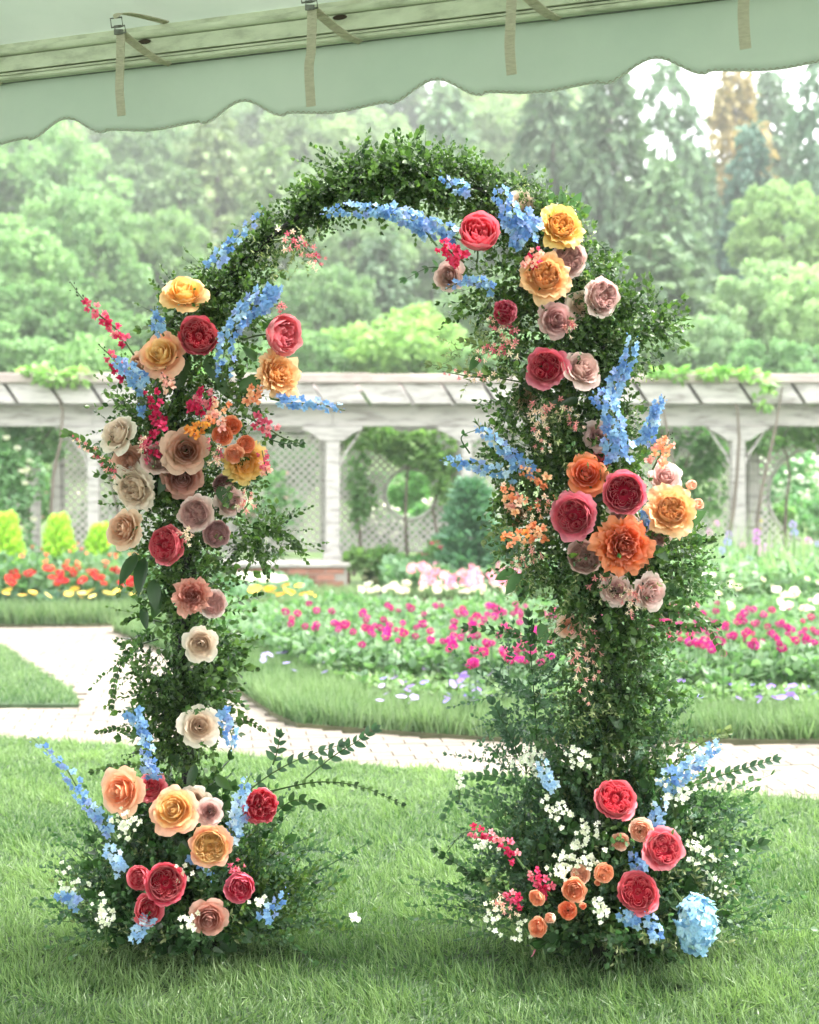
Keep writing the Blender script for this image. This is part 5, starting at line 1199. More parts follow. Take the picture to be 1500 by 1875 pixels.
def rings(spec, seed):
    b = B(); a = 0; s_ = seed
    for (n, Rr, h, half, bulge, reflex, ruf) in spec:
        for i in range(n):
            s_ += 1; V, q, t = petal(Rr * random.uniform(.95, 1.05), h + random.uniform(-.03, .03), half, bulge, reflex, ruf, s_, 9, 6); b.add(rotz(V, a + i * 2 * math.pi / n + random.uniform(-.12, .12)), q, t)
        a += 1.1
    return b
FORMS = {}
def form(name, outer, centre):
    """outer: list of (n, R, h, half, bulge, reflex, ruffle); each outer petal will be its own object"""
    cm = centre.mesh('flower_centre', M_petal, True); L = []
    for ri, (n, Rr, h, half, bulge, reflex, ruf) in enumerate(outer):
        ms = []
        for k in range(3):
            V, q, t = petal(Rr, h, half, bulge, reflex, ruf, hash_(name) + ri * 10 + k); ms.append(build_mesh('petal', V, q, M_petal, t, True))
        L.append((n, ms))
    FORMS[name] = (L, cm)
def hash_(s): return sum(ord(c) for c in s) % 97
form('garden', [(5, 1.02, .16, .78, 1.05, .5, .06), (5, .95, .28, .80, 1.08, .3, .05), (5, .89, .38, .82, 1.1, .15, .05)], quartered(3, .80, .48, 5, 5))
form('garden2', [(5, 1.02, .12, .80, 1.0, .6, .07), (5, .90, .30, .80, 1.05, .35, .05), (5, .78, .40, .85, 1.1, .15, .05)], quartered(9, .70, .48, 4, 5))
form('classic', [(5, 1.05, .04, .74, .9, .95, .05), (4, .88, .30, .90, 1.0, .65, .05), (4, .70, .46, .95, 1.05, .40, .04)],
     rings([(4, .54, .56, .95, 1.1, .25, .03), (3, .40, .62, 1.15, 1.15, .15, .03), (3, .29, .66, 1.2, 1.2, .1, .02), (3, .19, .68, 1.3, 1.2, 0, .02), (2, .10, .68, 1.6, 1.2, 0, .02)], 40))
form('ruffled', [(6, 1.08, .0, .66, .85, .8, .15), (6, .95, .18, .70, .9, .7, .15), (5, .80, .32, .78, .95, .5, .13), (5, .64, .42, .80, 1.0, .35, .10)],
     rings([(5, .50, .48, .8, 1.0, .25, .08), (4, .38, .52, .9, 1.1, .2, .07), (4, .27, .54, 1.0, 1.1, .1, .05), (3, .17, .56, 1.2, 1.1, 0, .04), (2, .09, .57, 1.6, 1.1, 0, .02)], 70))
form('open', [(6, 1.06, .05, .68, .9, .85, .11), (5, .90, .26, .78, 1.0, .55, .10), (5, .72, .38, .84, 1.05, .3, .08)], quartered(21, .56, .42, 4, 4))
form('spray', [(5, .98, .22, .82, 1.1, .35, .05), (5, .84, .36, .82, 1.15, .2, .04)],
     rings([(5, .70, .44, .85, 1.15, .1, .05), (5, .56, .48, .85, 1.15, .08, .05), (5, .42, .50, .85, 1.1, .05, .05), (4, .30, .50, .95, 1.1, 0, .04), (4, .18, .50, 1.0, 1.1, 0, .03), (2, .09, .50, 1.5, 1.1, 0, .02)], 90))
form('cup', [(4, .98, .50, 1.0, 1.12, .35, .05), (4, .86, .66, 1.0, 1.2, .15, .05)],
     rings([(4, .74, .72, .95, 1.2, 0, .05), (4, .60, .72, .9, 1.2, 0, .06), (4, .46, .70, .9, 1.15, 0, .07), (4, .32, .68, .9, 1.1, 0, .07), (3, .18, .66, 1.1, 1.1, 0, .05)], 110))
form('peony', [(5, .98, .40, .9, 1.15, .1, .08), (5, .88, .58, .9, 1.15, 0, .10)],
     rings([(6, .80, .66, .62, 1.1, 0, .14), (6, .66, .74, .6, 1.1, 0, .16), (5, .50, .80, .6, 1.1, 0, .16), (5, .34, .84, .6, 1.0, 0, .15), (4, .18, .86, .7, 1.0, 0, .1)], 130))
form('bud', [(4, .62, .80, 1.1, 1.25, .12, .03)], rings([(3, .48, .92, 1.2, 1.3, 0, .03), (3, .34, .96, 1.2, 1.3, 0, .02), (2, .18, .98, 1.6, 1.3, 0, .02)], 150))
# calyx + stem
b = B()
for i in range(5):
    V = [(0, 0, 0), (-.13, .35, -.03), (.13, .35, -.03), (-.09, .7, -.16), (.09, .7, -.16), (0, 1.0, -.34)]
    V = [(x, y * .62, z - .42) for x, y, z in V]; b.add(rotz(V, i * 1.2566), [[(0, 2, 1), (3, 4, 5)], [(1, 2, 4, 3)]], .4)
b.tube([(0, 0, -.38), (0, 0, -.48), (0, 0, -.62)], [.14, .16, .06], 7, .4); calyx_me = b.mesh('calyx', M_stem, True)
rstem_me = B().tube([(0, 0, -.6), (.1, 0, -1.2), (.1, .1, -2.0), (0, .2, -2.9)], [.055, .05, .05, .045], 6, .4).mesh('stem', M_stem, True)

PAL = {  # (heart, outer rim) of the petals
 'crimson': ((208, 18, 60), (230, 62, 98)), 'crimsonpink': ((218, 32, 78), (244, 128, 156)), 'coral': ((232, 56, 90), (248, 128, 146)), 'pink': ((236, 110, 130), (246, 160, 168)),
 'yellow': ((250, 204, 104), (250, 200, 128)), 'gold': ((248, 190, 80), (248, 210, 112)), 'apricot': ((250, 190, 112), (250, 200, 144)), 'yellowpink': ((253, 212, 130), (250, 186, 154)),
 'orange': ((232, 104, 40), (244, 130, 56)), 'peach': ((252, 176, 126), (252, 200, 164)), 'palepeach': ((252, 202, 172), (252, 220, 202)), 'spray': ((252, 158, 102), (252, 182, 138)),
 'tan': ((212, 154, 126), (228, 182, 158)), 'brown': ((190, 116, 100), (216, 156, 136)), 'mauve': ((206, 152, 154), (230, 188, 188)), 'dusty': ((210, 168, 158), (230, 198, 190)),
 'blush': ((226, 184, 180), (238, 212, 206)), 'cream': ((234, 212, 190), (242, 230, 216)), 'paleblush': ((238, 196, 192), (244, 222, 218)), 'sand': ((222, 176, 142), (232, 196, 166)),
 'terra': ((202, 114, 98), (222, 148, 128)), 'rosepink': ((226, 44, 100), (246, 128, 160))}
def rose(px, py, dia, f, pal, ax, az, label, fwd=.15, group=None, cat='rose', roll=None, stem=True):
    Y = YA - fwd; p = at(px, py, Y); rad = dia / 2 / FPX * Y * (.92 if f == 'classic' else .98); ax += random.uniform(-.22, .22); az += random.uniform(-.18, .25)
    L, cm = FORMS[f]; a = Vector((ax, -1, az)).normalized(); h0, h1 = [np.array(lin(c)) for c in PAL[pal]]
    e = empty('rose' if cat == 'rose' else cat.replace(' ', '_'), p - a * rad * .25, label, cat, group)
    e.rotation_mode = 'QUATERNION'; e.rotation_quaternion = a.to_track_quat('Z', 'Y') @ Quaternion((0, 0, 1), roll if roll is not None else random.uniform(0, 6.28))
    e.scale = (rad, rad, rad)
    c = obj('flower_centre', cm, e); c.color = (*(h0 * random.uniform(.93, 1.07)), 1); nr = len(L)
    for ri, (n, ms) in enumerate(L):
        f_ = 1 - ri / max(nr, 1); base = ri * .55 + random.uniform(0, 1)
        for i in range(n):
            o = obj('petal', ms[(i + ri) % len(ms)], e); o.rotation_euler = (random.uniform(-.09, .09), random.uniform(-.12, .10), base + i * 2 * math.pi / n + random.uniform(-.1, .1))
            s_ = random.uniform(.88, 1.10); o.scale = (s_, s_, random.uniform(.88, 1.1)); k = random.uniform(.94, 1.06); o.color = (*((h0 * (1 - f_) + h1 * f_) * k), 1)
    cx_ = obj('calyx', calyx_me, e)
    if stem: obj('stem', rstem_me, e)
    return e
RS = [
 # ---- upper cluster on the left leg
 (337, 530, 78, 'classic', 'yellow', .15, .75, 'yellow rose topmost on its cluster, tilted up above the crimson rose'),
 (293, 646, 78, 'classic', 'yellowpink', -.3, .35, 'yellow rose with pink-tipped petals beside the dark crimson rose'),
 (364, 615, 70, 'garden', 'crimson', .05, .1, 'dark crimson many-petalled rose between two yellow roses and blue delphinium'),
 (519, 613, 72, 'cup', 'pink', .85, .1, 'coral pink rose turned sideways above the orange-yellow rose'),
 (515, 682, 74, 'ruffled', 'apricot', .75, .25, 'ruffled orange-yellow rose under the sideways coral pink rose'),
 (252, 668, 46, 'classic', 'sand', -.8, -.1, 'tan rose peeping out behind the pink-tipped yellow rose', .06),
 (212, 791, 64, 'classic', 'cream', -.55, .3, 'pale cream-pink rose at the outer edge above the brown roses'),
 (234, 846, 58, 'classic', 'tan', -.5, -.1, 'tan rose directly under the pale cream-pink rose', .12),
 (290, 838, 54, 'garden2', 'dusty', -.05, .15, 'small dusty mauve rose with folded centre beside the largest brown rose', .16),
 (341, 824, 78, 'classic', 'tan', .1, .15, 'large light brown rose with a spiral heart', .17),
 (334, 876, 72, 'classic', 'brown', .05, -.05, 'reddish brown rose tucked under the large light brown rose', .12),
 (241, 896, 72, 'open', 'cream', -.25, -.2, 'creamy white ruffled rose above the peach-tan rose', .13),
 (223, 967, 68, 'classic', 'sand', -.35, .05, 'peach-tan rose hanging out over the clipped yellow shrubs'),
 (357, 940, 58, 'garden2', 'blush', .1, .05, 'blush rose with folded centre above the mauve rose'),
 (397, 977, 50, 'garden', 'mauve', .35, -.1, 'small mauve rose beside the blush rose', .13),
 (303, 998, 68, 'garden', 'coral', -.35, .1, 'deep coral-red rose beside the small mauve rose'),
 (426, 779, 36, 'spray', 'spray', .1, .2, 'uppermost of four small orange spray roses'),
 (407, 797, 36, 'spray', 'spray', -.2, 0, 'small orange spray rose nearest the large brown rose', .17),
 (451, 813, 34, 'spray', 'spray', .3, 0, 'small orange spray rose on the outer side of its four'),
 (429, 832, 34, 'spray', 'peach', 0, -.2, 'lowest of four small orange spray roses, above the yellow rose', .17),
 (451, 848, 68, 'ruffled', 'gold', .35, -.15, 'ruffled golden yellow rose under the four small spray roses', .12),
 (411, 888, 38, 'garden', 'mauve', .1, 0, 'small dusty mauve rose half hidden in leaves under the golden rose', .08),
 (424, 922, 52, 'classic', 'blush', .5, -.2, 'pale blush rose facing sideways below the golden rose', .08),
 (350, 1089, 56, 'ruffled', 'terra', -.1, .3, 'terracotta rose touching a blush rose on the narrow leg'),
 (391, 1105, 48, 'garden2', 'paleblush', .3, -.1, 'blush rose touching the terracotta rose', .12),
 (367, 1180, 60, 'classic', 'cream', .1, .1, 'cream rose alone on the narrow leg, above the lowest one'),
 (366, 1329, 64, 'classic', 'cream', .1, .1, 'cream rose alone near the foot of the narrow leg'),
 # ---- base of the left leg
 (217, 1448, 76, 'classic', 'peach', -.3, .3, 'peach rose at the outer side of the base, beside the blue delphinium', .26),
 (277, 1441, 52, 'open', 'coral', .1, .5, 'coral rose behind the peach and the yellow rose', .14),
 (317, 1481, 84, 'classic', 'yellowpink', .05, .3, 'large yellow rose with pink outer petals at the base', .27),
 (383, 1487, 48, 'classic', 'blush', .2, 0, 'small dusty blush rose beside the large yellow rose', .22),
 (357, 1466, 48, 'classic', 'cream', .0, .3, 'cream rose behind the small dusty blush rose', .14),
 (384, 1550, 70, 'garden2', 'yellowpink', .1, .25, 'yellow-peach rose above the crimson group at the base', .28),
 (477, 1476, 62, 'peony', 'coral', .15, .3, 'round coral peony-like bloom beside the blue delphinium', .2),
 (255, 1608, 44, 'cup', 'coral', -.2, .1, 'coral bud-like rose beside the dark crimson rose at the base', .3),
 (303, 1617, 68, 'garden', 'crimson', .1, .1, 'dark crimson rose in the group of three at the base', .32),
 (271, 1664, 54, 'cup', 'coral', .3, .1, 'coral rose lowest of the group of three at the base', .3),
 (440, 1624, 54, 'cup', 'rosepink', .1, -.1, 'deep pink cupped rose hanging under pink bell flowers at the base', .26),
 (382, 1684, 62, 'classic', 'brown', -.1, .1, 'brown-mauve rose lowest at the base, just over the grass', .3),
 # ---- arch top and right shoulder
 (876, 426, 74, 'cup', 'coral', .1, .45, 'coral rose seen from the side between the two blue flower garlands'),
 (1030, 410, 70, 'open', 'gold', .15, .15, 'golden yellow rose at the top corner of the arch'),
 (960, 372, 48, 'classic', 'cream', .3, .4, 'cream rose half hidden behind blue delphinium at the top', .06),
 (1043, 473, 62, 'garden2', 'blush', .25, .1, 'blush mauve rose under the golden yellow rose', .13),
 (1000, 503, 78, 'open', 'apricot', 0, .1, 'apricot yellow rose beside the blush mauve rose', .18),
 (1106, 542, 64, 'garden2', 'blush', .3, .1, 'pale mauve-pink rose on the outer edge of the shoulder'),
 (1066, 556, 52, 'classic', 'cream', -.1, .1, 'beige rose squeezed behind the pale mauve-pink rose', .10),
 (1020, 586, 60, 'classic', 'mauve', .05, .1, 'dusty mauve rose under a dark green leaf', .13),
 (820, 505, 54, 'classic', 'dusty', -.3, -.3, 'tan rose hanging under the bright pink snapdragon blooms', .1),
 (925, 572, 44, 'peony', 'rosepink', -.3, 0, 'ball of pink and white ruffled petals inside the arch', .14),
 (1000, 671, 70, 'garden2', 'crimsonpink', -.1, .1, 'crimson-coral rose touching the dusty peach rose'),
 (1070, 673, 70, 'classic', 'dusty', .3, .3, 'dusty peach-pink rose with pointed outer petals', .14),
 (962, 728, 52, 'classic', 'cream', -.3, 0, 'cream rose deep in the leaves inside the right leg', .03),
 # ---- cluster on the right leg
 (1096, 797, 50, 'classic', 'blush', .0, .0, 'mauve-blush rose half behind blue delphinium', .1),
 (1075, 867, 68, 'classic', 'orange', -.15, .35, 'orange rose with a loose drooping petal above the two crimson-pink roses', .14),
 (1104, 840, 36, 'spray', 'coral', .1, .3, 'small coral-pink rose behind the orange rose', .10),
 (1142, 902, 74, 'garden', 'crimsonpink', .05, .1, 'crimson rose with pink rim, upper one of the pair', .2),
 (1049, 945, 76, 'garden2', 'crimsonpink', -.4, .1, 'crimson rose with pink rim, lower one of the pair, turned aside', .18),
 (1221, 873, 56, 'classic', 'paleblush', .2, .35, 'palest pink rose above the apricot rose', .1),
 (1230, 932, 78, 'open', 'apricot', .2, .1, 'apricot rose with pinkish outer petals at the outer edge of the leg', .17),
 (1265, 888, 28, 'bud', 'palepeach', .5, .3, 'upper one of two small peach buds', .12),
 (1277, 923, 30, 'bud', 'palepeach', .6, .1, 'lower one of two small peach buds', .12),
 (1145, 1000, 88, 'ruffled', 'orange', .05, .1, 'largest bloom, a bright orange ruffled rose', .2),
 (1142, 946, 54, 'classic', 'blush', .0, .5, 'blush petals showing between the crimson and the orange rose', .06),
 (1070, 1018, 56, 'garden', 'dusty', -.1, .1, 'dusty brown-mauve rose beside the large orange rose', .13),
 (1205, 980, 46, 'garden2', 'blush', .3, -.2, 'streaky pale pink rose beneath the apricot rose', .09),
 (1187, 1034, 42, 'classic', 'palepeach', .6, -.2, 'peach-pink rose squeezed behind the large orange rose', .07),
 (1128, 1080, 50, 'classic', 'blush', 0, .1, 'blush rose under the large orange rose', .14),
 (1194, 1086, 60, 'classic', 'blush', .3, 0, 'pale mauve rose at the lower end of the cluster, with pointed petals', .14),
 (940, 943, 44, 'classic', 'sand', -.5, .1, 'tan rose deep among the peach snapdragons', .03),
 (1040, 1148, 40, 'classic', 'palepeach', -.4, 0, 'peach-pink rose hidden in leaves below the cluster', .07),
 # ---- base of the right leg
 (1127, 1462, 72, 'garden', 'coral', .0, .75, 'coral rose facing upwards, highest at the base on a bare stem', .24),
 (1216, 1554, 70, 'garden2', 'coral', .15, .25, 'coral-pink rose beside the two pale peach spray roses', .28),
 (1168, 1633, 70, 'garden', 'coral', 0, .25, 'coral-red rose above the lowest blue delphiniums', .3),
 (1174, 1521, 42, 'spray', 'palepeach', -.1, .3, 'pale peach spray rose touching the coral-pink rose', .26),
 (1136, 1541, 32, 'spray', 'palepeach', -.2, .1, 'small pale peach spray rose, outer one of the pale pair', .26),
 (1108, 1599, 36, 'spray', 'peach', .1, .2, 'peach spray rose nearest the coral-red rose', .3),
 (1064, 1600, 34, 'spray', 'palepeach', -.1, .3, 'peach spray rose behind the brightest one', .27),
 (1052, 1630, 44, 'spray', 'peach', 0, .2, 'largest of the peach spray roses at the base', .31),
 (1040, 1667, 34, 'spray', 'spray', -.1, .1, 'deep orange spray rose under the largest peach one', .32),
 (1066, 1658, 20, 'bud', 'spray', .2, .1, 'small orange rosebud beside the deep orange spray rose', .32),
 (982, 1645, 30, 'spray', 'peach', -.3, .1, 'orange-peach spray rose beside the magenta snapdragon', .3),
 (1008, 1681, 30, 'bud', 'palepeach', -.5, .2, 'half open peach bud low between two spray roses', .32),
 (984, 1697, 36, 'spray', 'peach', -.3, .1, 'lowest peach spray rose, just over the grass', .32),
 (1093, 1616, 16, 'bud', 'spray', .1, .2, 'tiny orange bud between the peach spray roses', .29),
]
for r_ in RS:
    px, py, dia, f, pal, ax, az, lab = r_[:8]; fwd = r_[8] if len(r_) > 8 else .15; fwd += .035 if fwd >= .12 else .01
    rose(px, py, dia, f, pal, ax, az, lab, fwd, 'roses on the flower arch', 'peony' if 'peony' in lab else 'rose')

# ============================================================ DELPHINIUMS, SNAPDRAGONS AND OTHER SPIKES
def floret_T(np_=5, L=1.0, wd=.36, cone=.35, spur=.9, seed=0, inner=True):
    r_ = np.random.default_rng(seed); b = B(); T = leaf_T(wd, -.06, .16, 3)
    az = np.arange(np_) * 2 * math.pi / np_ + r_.normal(size=np_) * .12; el = cone + r_.normal(size=np_) * .15
    D = np.column_stack([np.cos(az) * np.cos(el), np.sin(az) * np.cos(el), np.sin(el)])
    T = (T[0], T[1], np.clip(T[0][:, 1], 0, 1))
    b.inst(T, frames(D, np.tile([0, 0, 1.], (np_, 1)) + r_.normal(size=(np_, 3)) * .25) * (L * r_.uniform(.85, 1.1, np_))[:, None, None], np.zeros((np_, 3)))
    if inner:
        D = np.column_stack([np.cos(az + .6), np.sin(az + .6), np.full(np_, 1.1)]); b.inst((T[0], T[1], np.zeros(len(T[0]))), frames(D) * .32, np.zeros((np_, 3)))
    if spur: b.tube([(0, 0, .02), (0, .05, -spur * .6), (0, .22, -spur)], [.14, .09, .03], 5, .8)
    return b.arrays()
FLB = [floret_T(5, 1, .38, .35, .95, s) for s in range(4)]
flb_me = [build_mesh('floret', *f[:2], M_blue, f[2], True) for f in FLB]
bud_b = B(); bud_b.tube([(0, 0, -.5), (0, 0, -.2), (0, 0, .25), (0, .05, .6)], [.05, .3, .28, .04], 6, .6); budb_me = bud_b.mesh('bud', M_blue, True)
def snap_T(seed=0):
    """two-lipped bell"""
    r_ = np.random.default_rng(seed); b = B()
    b.tube([(0, 0, -.7), (0, 0, -.35), (0, 0, .05), (0, 0, .3)], [.16, .30, .34, .30], 8, .3, False)
    T = leaf_T(.46, -.08, .25, 3); T = (T[0], T[1], np.clip(T[0][:, 1], 0, 1))
    D = np.array([(-.35, .9, .6), (.35, .9, .6), (-.8, -.5, .35), (.8, -.5, .35), (0, -1, .3)]) + r_.normal(size=(5, 3)) * .12
    P = np.array([(-.08, .2, .15), (.08, .2, .15), (-.15, -.1, .2), (.15, -.1, .2), (0, -.2, .2)])
    b.inst(T, frames(D, np.tile([0, 0, 1.], (5, 1)) + r_.normal(size=(5, 3)) * .3) * .62, P)
    q = r_.normal(size=(4, 3)) * .12; b.inst(T, frames(np.array([(0, -.3, 1.), (.3, 0, 1), (-.3, 0, 1), (0, .3, 1)]) + q) * .3, np.tile([0, -.05, .15], (4, 1)))
    return b.arrays()
sn_me = [build_mesh('floret', *snap_T(s)[:2], M_small, snap_T(s)[2], True) for s in range(3)]
gb = B(); gb.tube([(0, 0, -.5), (0, 0, -.1), (0, 0, .4)], [.06, .3, .08], 6, .6); gbud_me = gb.mesh('bud', M_stem, True)
def bell_T(seed):
    r_ = np.random.default_rng(seed); b = B(); b.tube([(0, 0, -1.1), (0, 0, -.5), (0, 0, 0)], [.08, .14, .30], 6, .2, False)
    T = leaf_T(.30, 0, .1, 2); T = (T[0], T[1], np.clip(T[0][:, 1], 0, 1)); az = np.arange(5) * 1.2566; D = np.column_stack([np.cos(az), np.sin(az), np.full(5, .7)])
    b.inst(T, frames(D, np.tile([0, 0, 1.], (5, 1))) * .6, np.column_stack([np.cos(az) * .22, np.sin(az) * .22, np.zeros(5)])); return b.arrays()
be_me = [build_mesh('bell', *bell_T(s)[:2], M_small, bell_T(s)[2], True) for s in range(2)]
BLUES = [(112, 156, 214), (136, 178, 224), (94, 138, 206), (162, 196, 230), (120, 164, 218), (136, 162, 220)]
PBLUE = [(170, 204, 240), (190, 216, 244), (150, 190, 236)]
def orient(d, roll=None):
    return Vector(d).to_track_quat('Z', 'Y') @ Quaternion((0, 0, 1), random.uniform(0, 6.28) if roll is None else roll)
def spike(name, cat, label, pts, w_, n, size, meshes, cols, fwd=.15, bud=None, nb=4, budcol=None, group=None, down=0., facing=.9, leaves=0, bend=.0, Y0=YA, tipsmall=.5):
    """pts: photo points from root to tip; w_ = width of the spike in px; size = bloom radius in px"""
    m_ = len(pts); fwd += .05 if fwd < .24 else .02; W = [at(x, y, Y0 - fwd + .02 * math.sin(i * 1.7)) for i, (x, y) in enumerate(pts)]; S = smooth_path(W, 24); base = S[0].copy()
    e = empty(name, base, label, cat, group); k_ = (Y0 - fwd) / FPX
    B().tube([p - base for p in S], list(np.linspace(.0034, .0014, 24)), 5, .4, False).build('stem', M_stem, e, wc=False)
    for i in range(n):
        s = (.10 + .90 * (i + .5) / n); f = s * 23; kk = min(int(f), 22); p = S[kk].lerp(S[kk + 1], f - kk); t_ = (S[kk + 1] - S[kk]).normalized()
        side = t_.cross(Vector((0, 1, 0))); side.normalize(); a = i * 2.4 + random.uniform(-.5, .5)
        out = side * math.cos(a) + Vector((0, -1, 0)) * (abs(math.sin(a)) * .8 + .1)
        r_ = w_ / 2 * k_ * random.uniform(.35, .85) * (1 - .35 * s); q = p + out * r_
        d = out * facing + Vector((0, -.75, 0)) + Vector((random.uniform(-.4, .4), 0, random.uniform(-.4, .4) - down)); isb = bud and i >= n - nb
        o = obj('bud' if isb else 'floret', bud if isb else random.choice(meshes), e); o.location = q - base; o.rotation_mode = 'QUATERNION'; o.rotation_quaternion = orient(d if not isb else out * .7 + t_)
        z = size * 1.0 * k_ * random.uniform(.85, 1.15) * (1 - (1 - tipsmall) * s ** 2) * (.7 if isb else 1); o.scale = (z, z, z); c = random.choice(budcol or cols) if isb else random.choice(cols); o.color = lin4(c)
    return e
def delph(label, pts, w_, n, size=10.5, fwd=.15, cols=BLUES, nb=2, **kw):
    spike('delphinium', 'delphinium', label, pts, w_ * 1.05, int(n * 1.35), size, flb_me, cols, fwd, budb_me, nb, group='blue delphiniums on the arch', **kw)
delph('blue delphinium spike pointing up past the shoulder of the arch', [(388, 500), (405, 465), (440, 430), (488, 380)], 32, 17)
delph('small blue delphinium tuft beside the topmost yellow rose', [(300, 615), (287, 590), (283, 560)], 30, 8)
delph('long blue delphinium running down between the crimson and coral pink roses', [(500, 525), (470, 560), (435, 585), (412, 640), (405, 700)], 62, 40, 11)
delph('blue delphinium side shoot under the dark green shoulder', [(500, 520), (495, 545), (470, 580)], 40, 14, 11)
delph('blue delphinium spike crossing behind the pink snapdragons at the outer edge', [(275, 715), (250, 695), (228, 672), (208, 655)], 44, 18, 11)
delph('thin blue delphinium spike pointing over the pergola boards', [(495, 730), (540, 738), (590, 742), (632, 752)], 34, 18, 10)
delph('single blue blooms low beside the brown roses', [(265, 760), (258, 750), (250, 738)], 16, 4, 10)
delph('blue delphinium hanging on the outer side of the narrow leg', [(240, 1285), (252, 1320), (268, 1345), (270, 1385), (285, 1420)], 34, 20, 10.5, .17)
delph('blue delphinium on the inner side of the narrow leg', [(408, 1285), (415, 1320), (425, 1350), (422, 1375)], 30, 12, 10.5)
delph('blue delphinium fallen across the greens above the base roses', [(260, 1395), (280, 1415), (300, 1418)], 30, 9, 11, .2)
delph('tall leaning blue delphinium spike at the outer side of the base', [(215, 1540), (185, 1500), (150, 1455), (115, 1400), (58, 1350)], 34, 30, 10, .26)
delph('blue delphinium beside the round coral peony-like bloom', [(425, 1560), (430, 1510), (440, 1465), (458, 1420)], 44, 24, 11, .24, BLUES + PBLUE)
delph('blue delphinium blooms between the yellow-peach and the brown-mauve rose', [(345, 1555), (370, 1580), (395, 1610)], 30, 8, 11, .2)
delph('pale blue delphinium low at the outer side of the base', [(230, 1600), (210, 1570), (195, 1540)], 40, 14, 10, .24, PBLUE)
delph('blue delphinium lying over the grass at the outer side', [(150, 1660), (125, 1645), (95, 1635)], 30, 11, 10.5, .26)
delph('pale blue delphinium spike touching the grass under the coral rose', [(275, 1670), (258, 1700), (240, 1725)], 34, 13, 10.5, .33, PBLUE)
delph('short blue delphinium shoot beside the brown-mauve rose', [(480, 1690), (500, 1660), (530, 1625)], 30, 11, 10.5, .26)
# arch top
delph('blue delphinium garland under the crown of the arch', [(800, 450), (770, 415), (735, 395), (690, 385), (640, 385), (585, 392)], 46, 40, 10.5, .14)
delph('second blue delphinium in the garland, its lower end towards the coral rose', [(845, 440), (810, 425), (780, 410), (745, 410)], 44, 18, 10.5, .12)
delph('small blue blooms high in the dark leaves on the arch top', [(865, 350), (835, 340), (795, 318)], 36, 11, 9, .14)
delph('dense blue delphinium between the coral rose and the golden rose', [(965, 460), (950, 425), (935, 390), (910, 340)], 62, 40, 11, .16)
delph('blue delphinium beneath the dense one, beside the golden yellow rose', [(985, 430), (970, 405), (955, 390)], 44, 14, 11, .16)
delph('blue delphinium shoot under the tan hanging rose', [(915, 535), (885, 520), (850, 515), (815, 530)], 26, 12, 10, .15)
delph('long blue delphinium spike descending on the outer side of the right leg', [(1105, 740), (1130, 700), (1150, 660), (1158, 610)], 42, 26, 11, .14)
delph('dense blue delphinium above the crimson-pink pair', [(1135, 860), (1130, 810), (1120, 760), (1085, 715)], 66, 44, 11, .15)
delph('outer blue delphinium spike pointing up over the pergola beam', [(1170, 830), (1190, 790), (1200, 755), (1218, 725)], 36, 20, 10.5, .1)
delph('blue delphinium beside the cream hanging sprigs, reaching inward', [(990, 870), (950, 845), (910, 810), (872, 775)], 38, 24, 10.5, .12)
delph('lower blue delphinium reaching inward with drooping tip', [(965, 880), (900, 860), (850, 850), (805, 840)], 30, 18, 10.5, .1, BLUES + PBLUE)
delph('blue blooms between the crimson-pink and the apricot rose', [(1190, 970), (1185, 945), (1175, 925)], 34, 9, 10, .09)
# right base
delph('blue delphinium spike leaning out above the walk on the hydrangea side', [(1200, 1450), (1240, 1420), (1280, 1390), (1320, 1355)], 52, 30, 11, .14, BLUES + PBLUE)
delph('pale blue delphinium deep in the greens on the inner side', [(1020, 1450), (1000, 1420), (985, 1385)], 34, 12, 10, .16, PBLUE)
delph('pale blue delphinium behind the coral-pink base rose', [(1200, 1525), (1205, 1495), (1215, 1460)], 40, 13, 10.5, .2, PBLUE + BLUES[:2])
delph('blue delphinium between the spray roses and the coral-pink rose', [(1175, 1600), (1165, 1580), (1155, 1550)], 34, 10, 10, .22)
delph('lowest blue delphinium touching the grass beside the hydrangea', [(1205, 1725), (1195, 1695), (1185, 1665)], 32, 11, 11, .33, BLUES + PBLUE)
delph('blue delphinium low beneath the coral-red rose', [(1175, 1690), (1150, 1680), (1130, 1665)], 34, 10, 11, .33)
MAG = [(196, 34, 88), (214, 54, 108), (186, 26, 76)]; PNK = [(222, 110, 140), (232, 150, 165), (214, 92, 128)]; PCH = [(240, 170, 140), (236, 150, 112), (246, 196, 160)]; PPK = [(240, 190, 180), (244, 208, 196), (236, 172, 170)]; HOT = [(222, 44, 98), (234, 70, 120), (205, 30, 84)]
GB = [(120, 150, 80), (150, 150, 96)]
def snap(label, pts, w_, n, size, cols, fwd=.15, nb=3, **kw):
    spike('snapdragon', 'snapdragon', label, pts, w_, n, size, sn_me, cols, fwd, gbud_me, nb, GB, 'snapdragons on the arch', **kw)
snap('long magenta snapdragon spike with a dark bud tip, reaching outward', [(245, 650), (215, 605), (180, 575), (150, 545), (128, 515)], 34, 24, 12, MAG + PNK, .14, 8)
snap('short pink snapdragon spike under the long magenta one', [(235, 700), (210, 660), (180, 630)], 34, 15, 11, PNK + MAG[:1], .12, 5)
snap('magenta snapdragon below the pink-tipped yellow rose', [(300, 800), (290, 770), (285, 735), (268, 700)], 38, 16, 13, MAG, .15, 2)
snap('magenta and pink snapdragon beneath the dark big leaves', [(360, 760), (370, 735), (385, 705)], 60, 18, 13, MAG + PNK, .15, 2)
snap('pale peach snapdragon beside the magenta one', [(385, 790), (400, 755), (405, 715)], 56, 18, 13, PCH + PPK, .16, 4)
snap('pink snapdragon tucked beside the pale cream-pink rose', [(285, 850), (275, 810), (262, 775)], 40, 14, 12, PNK + MAG, .15, 4)
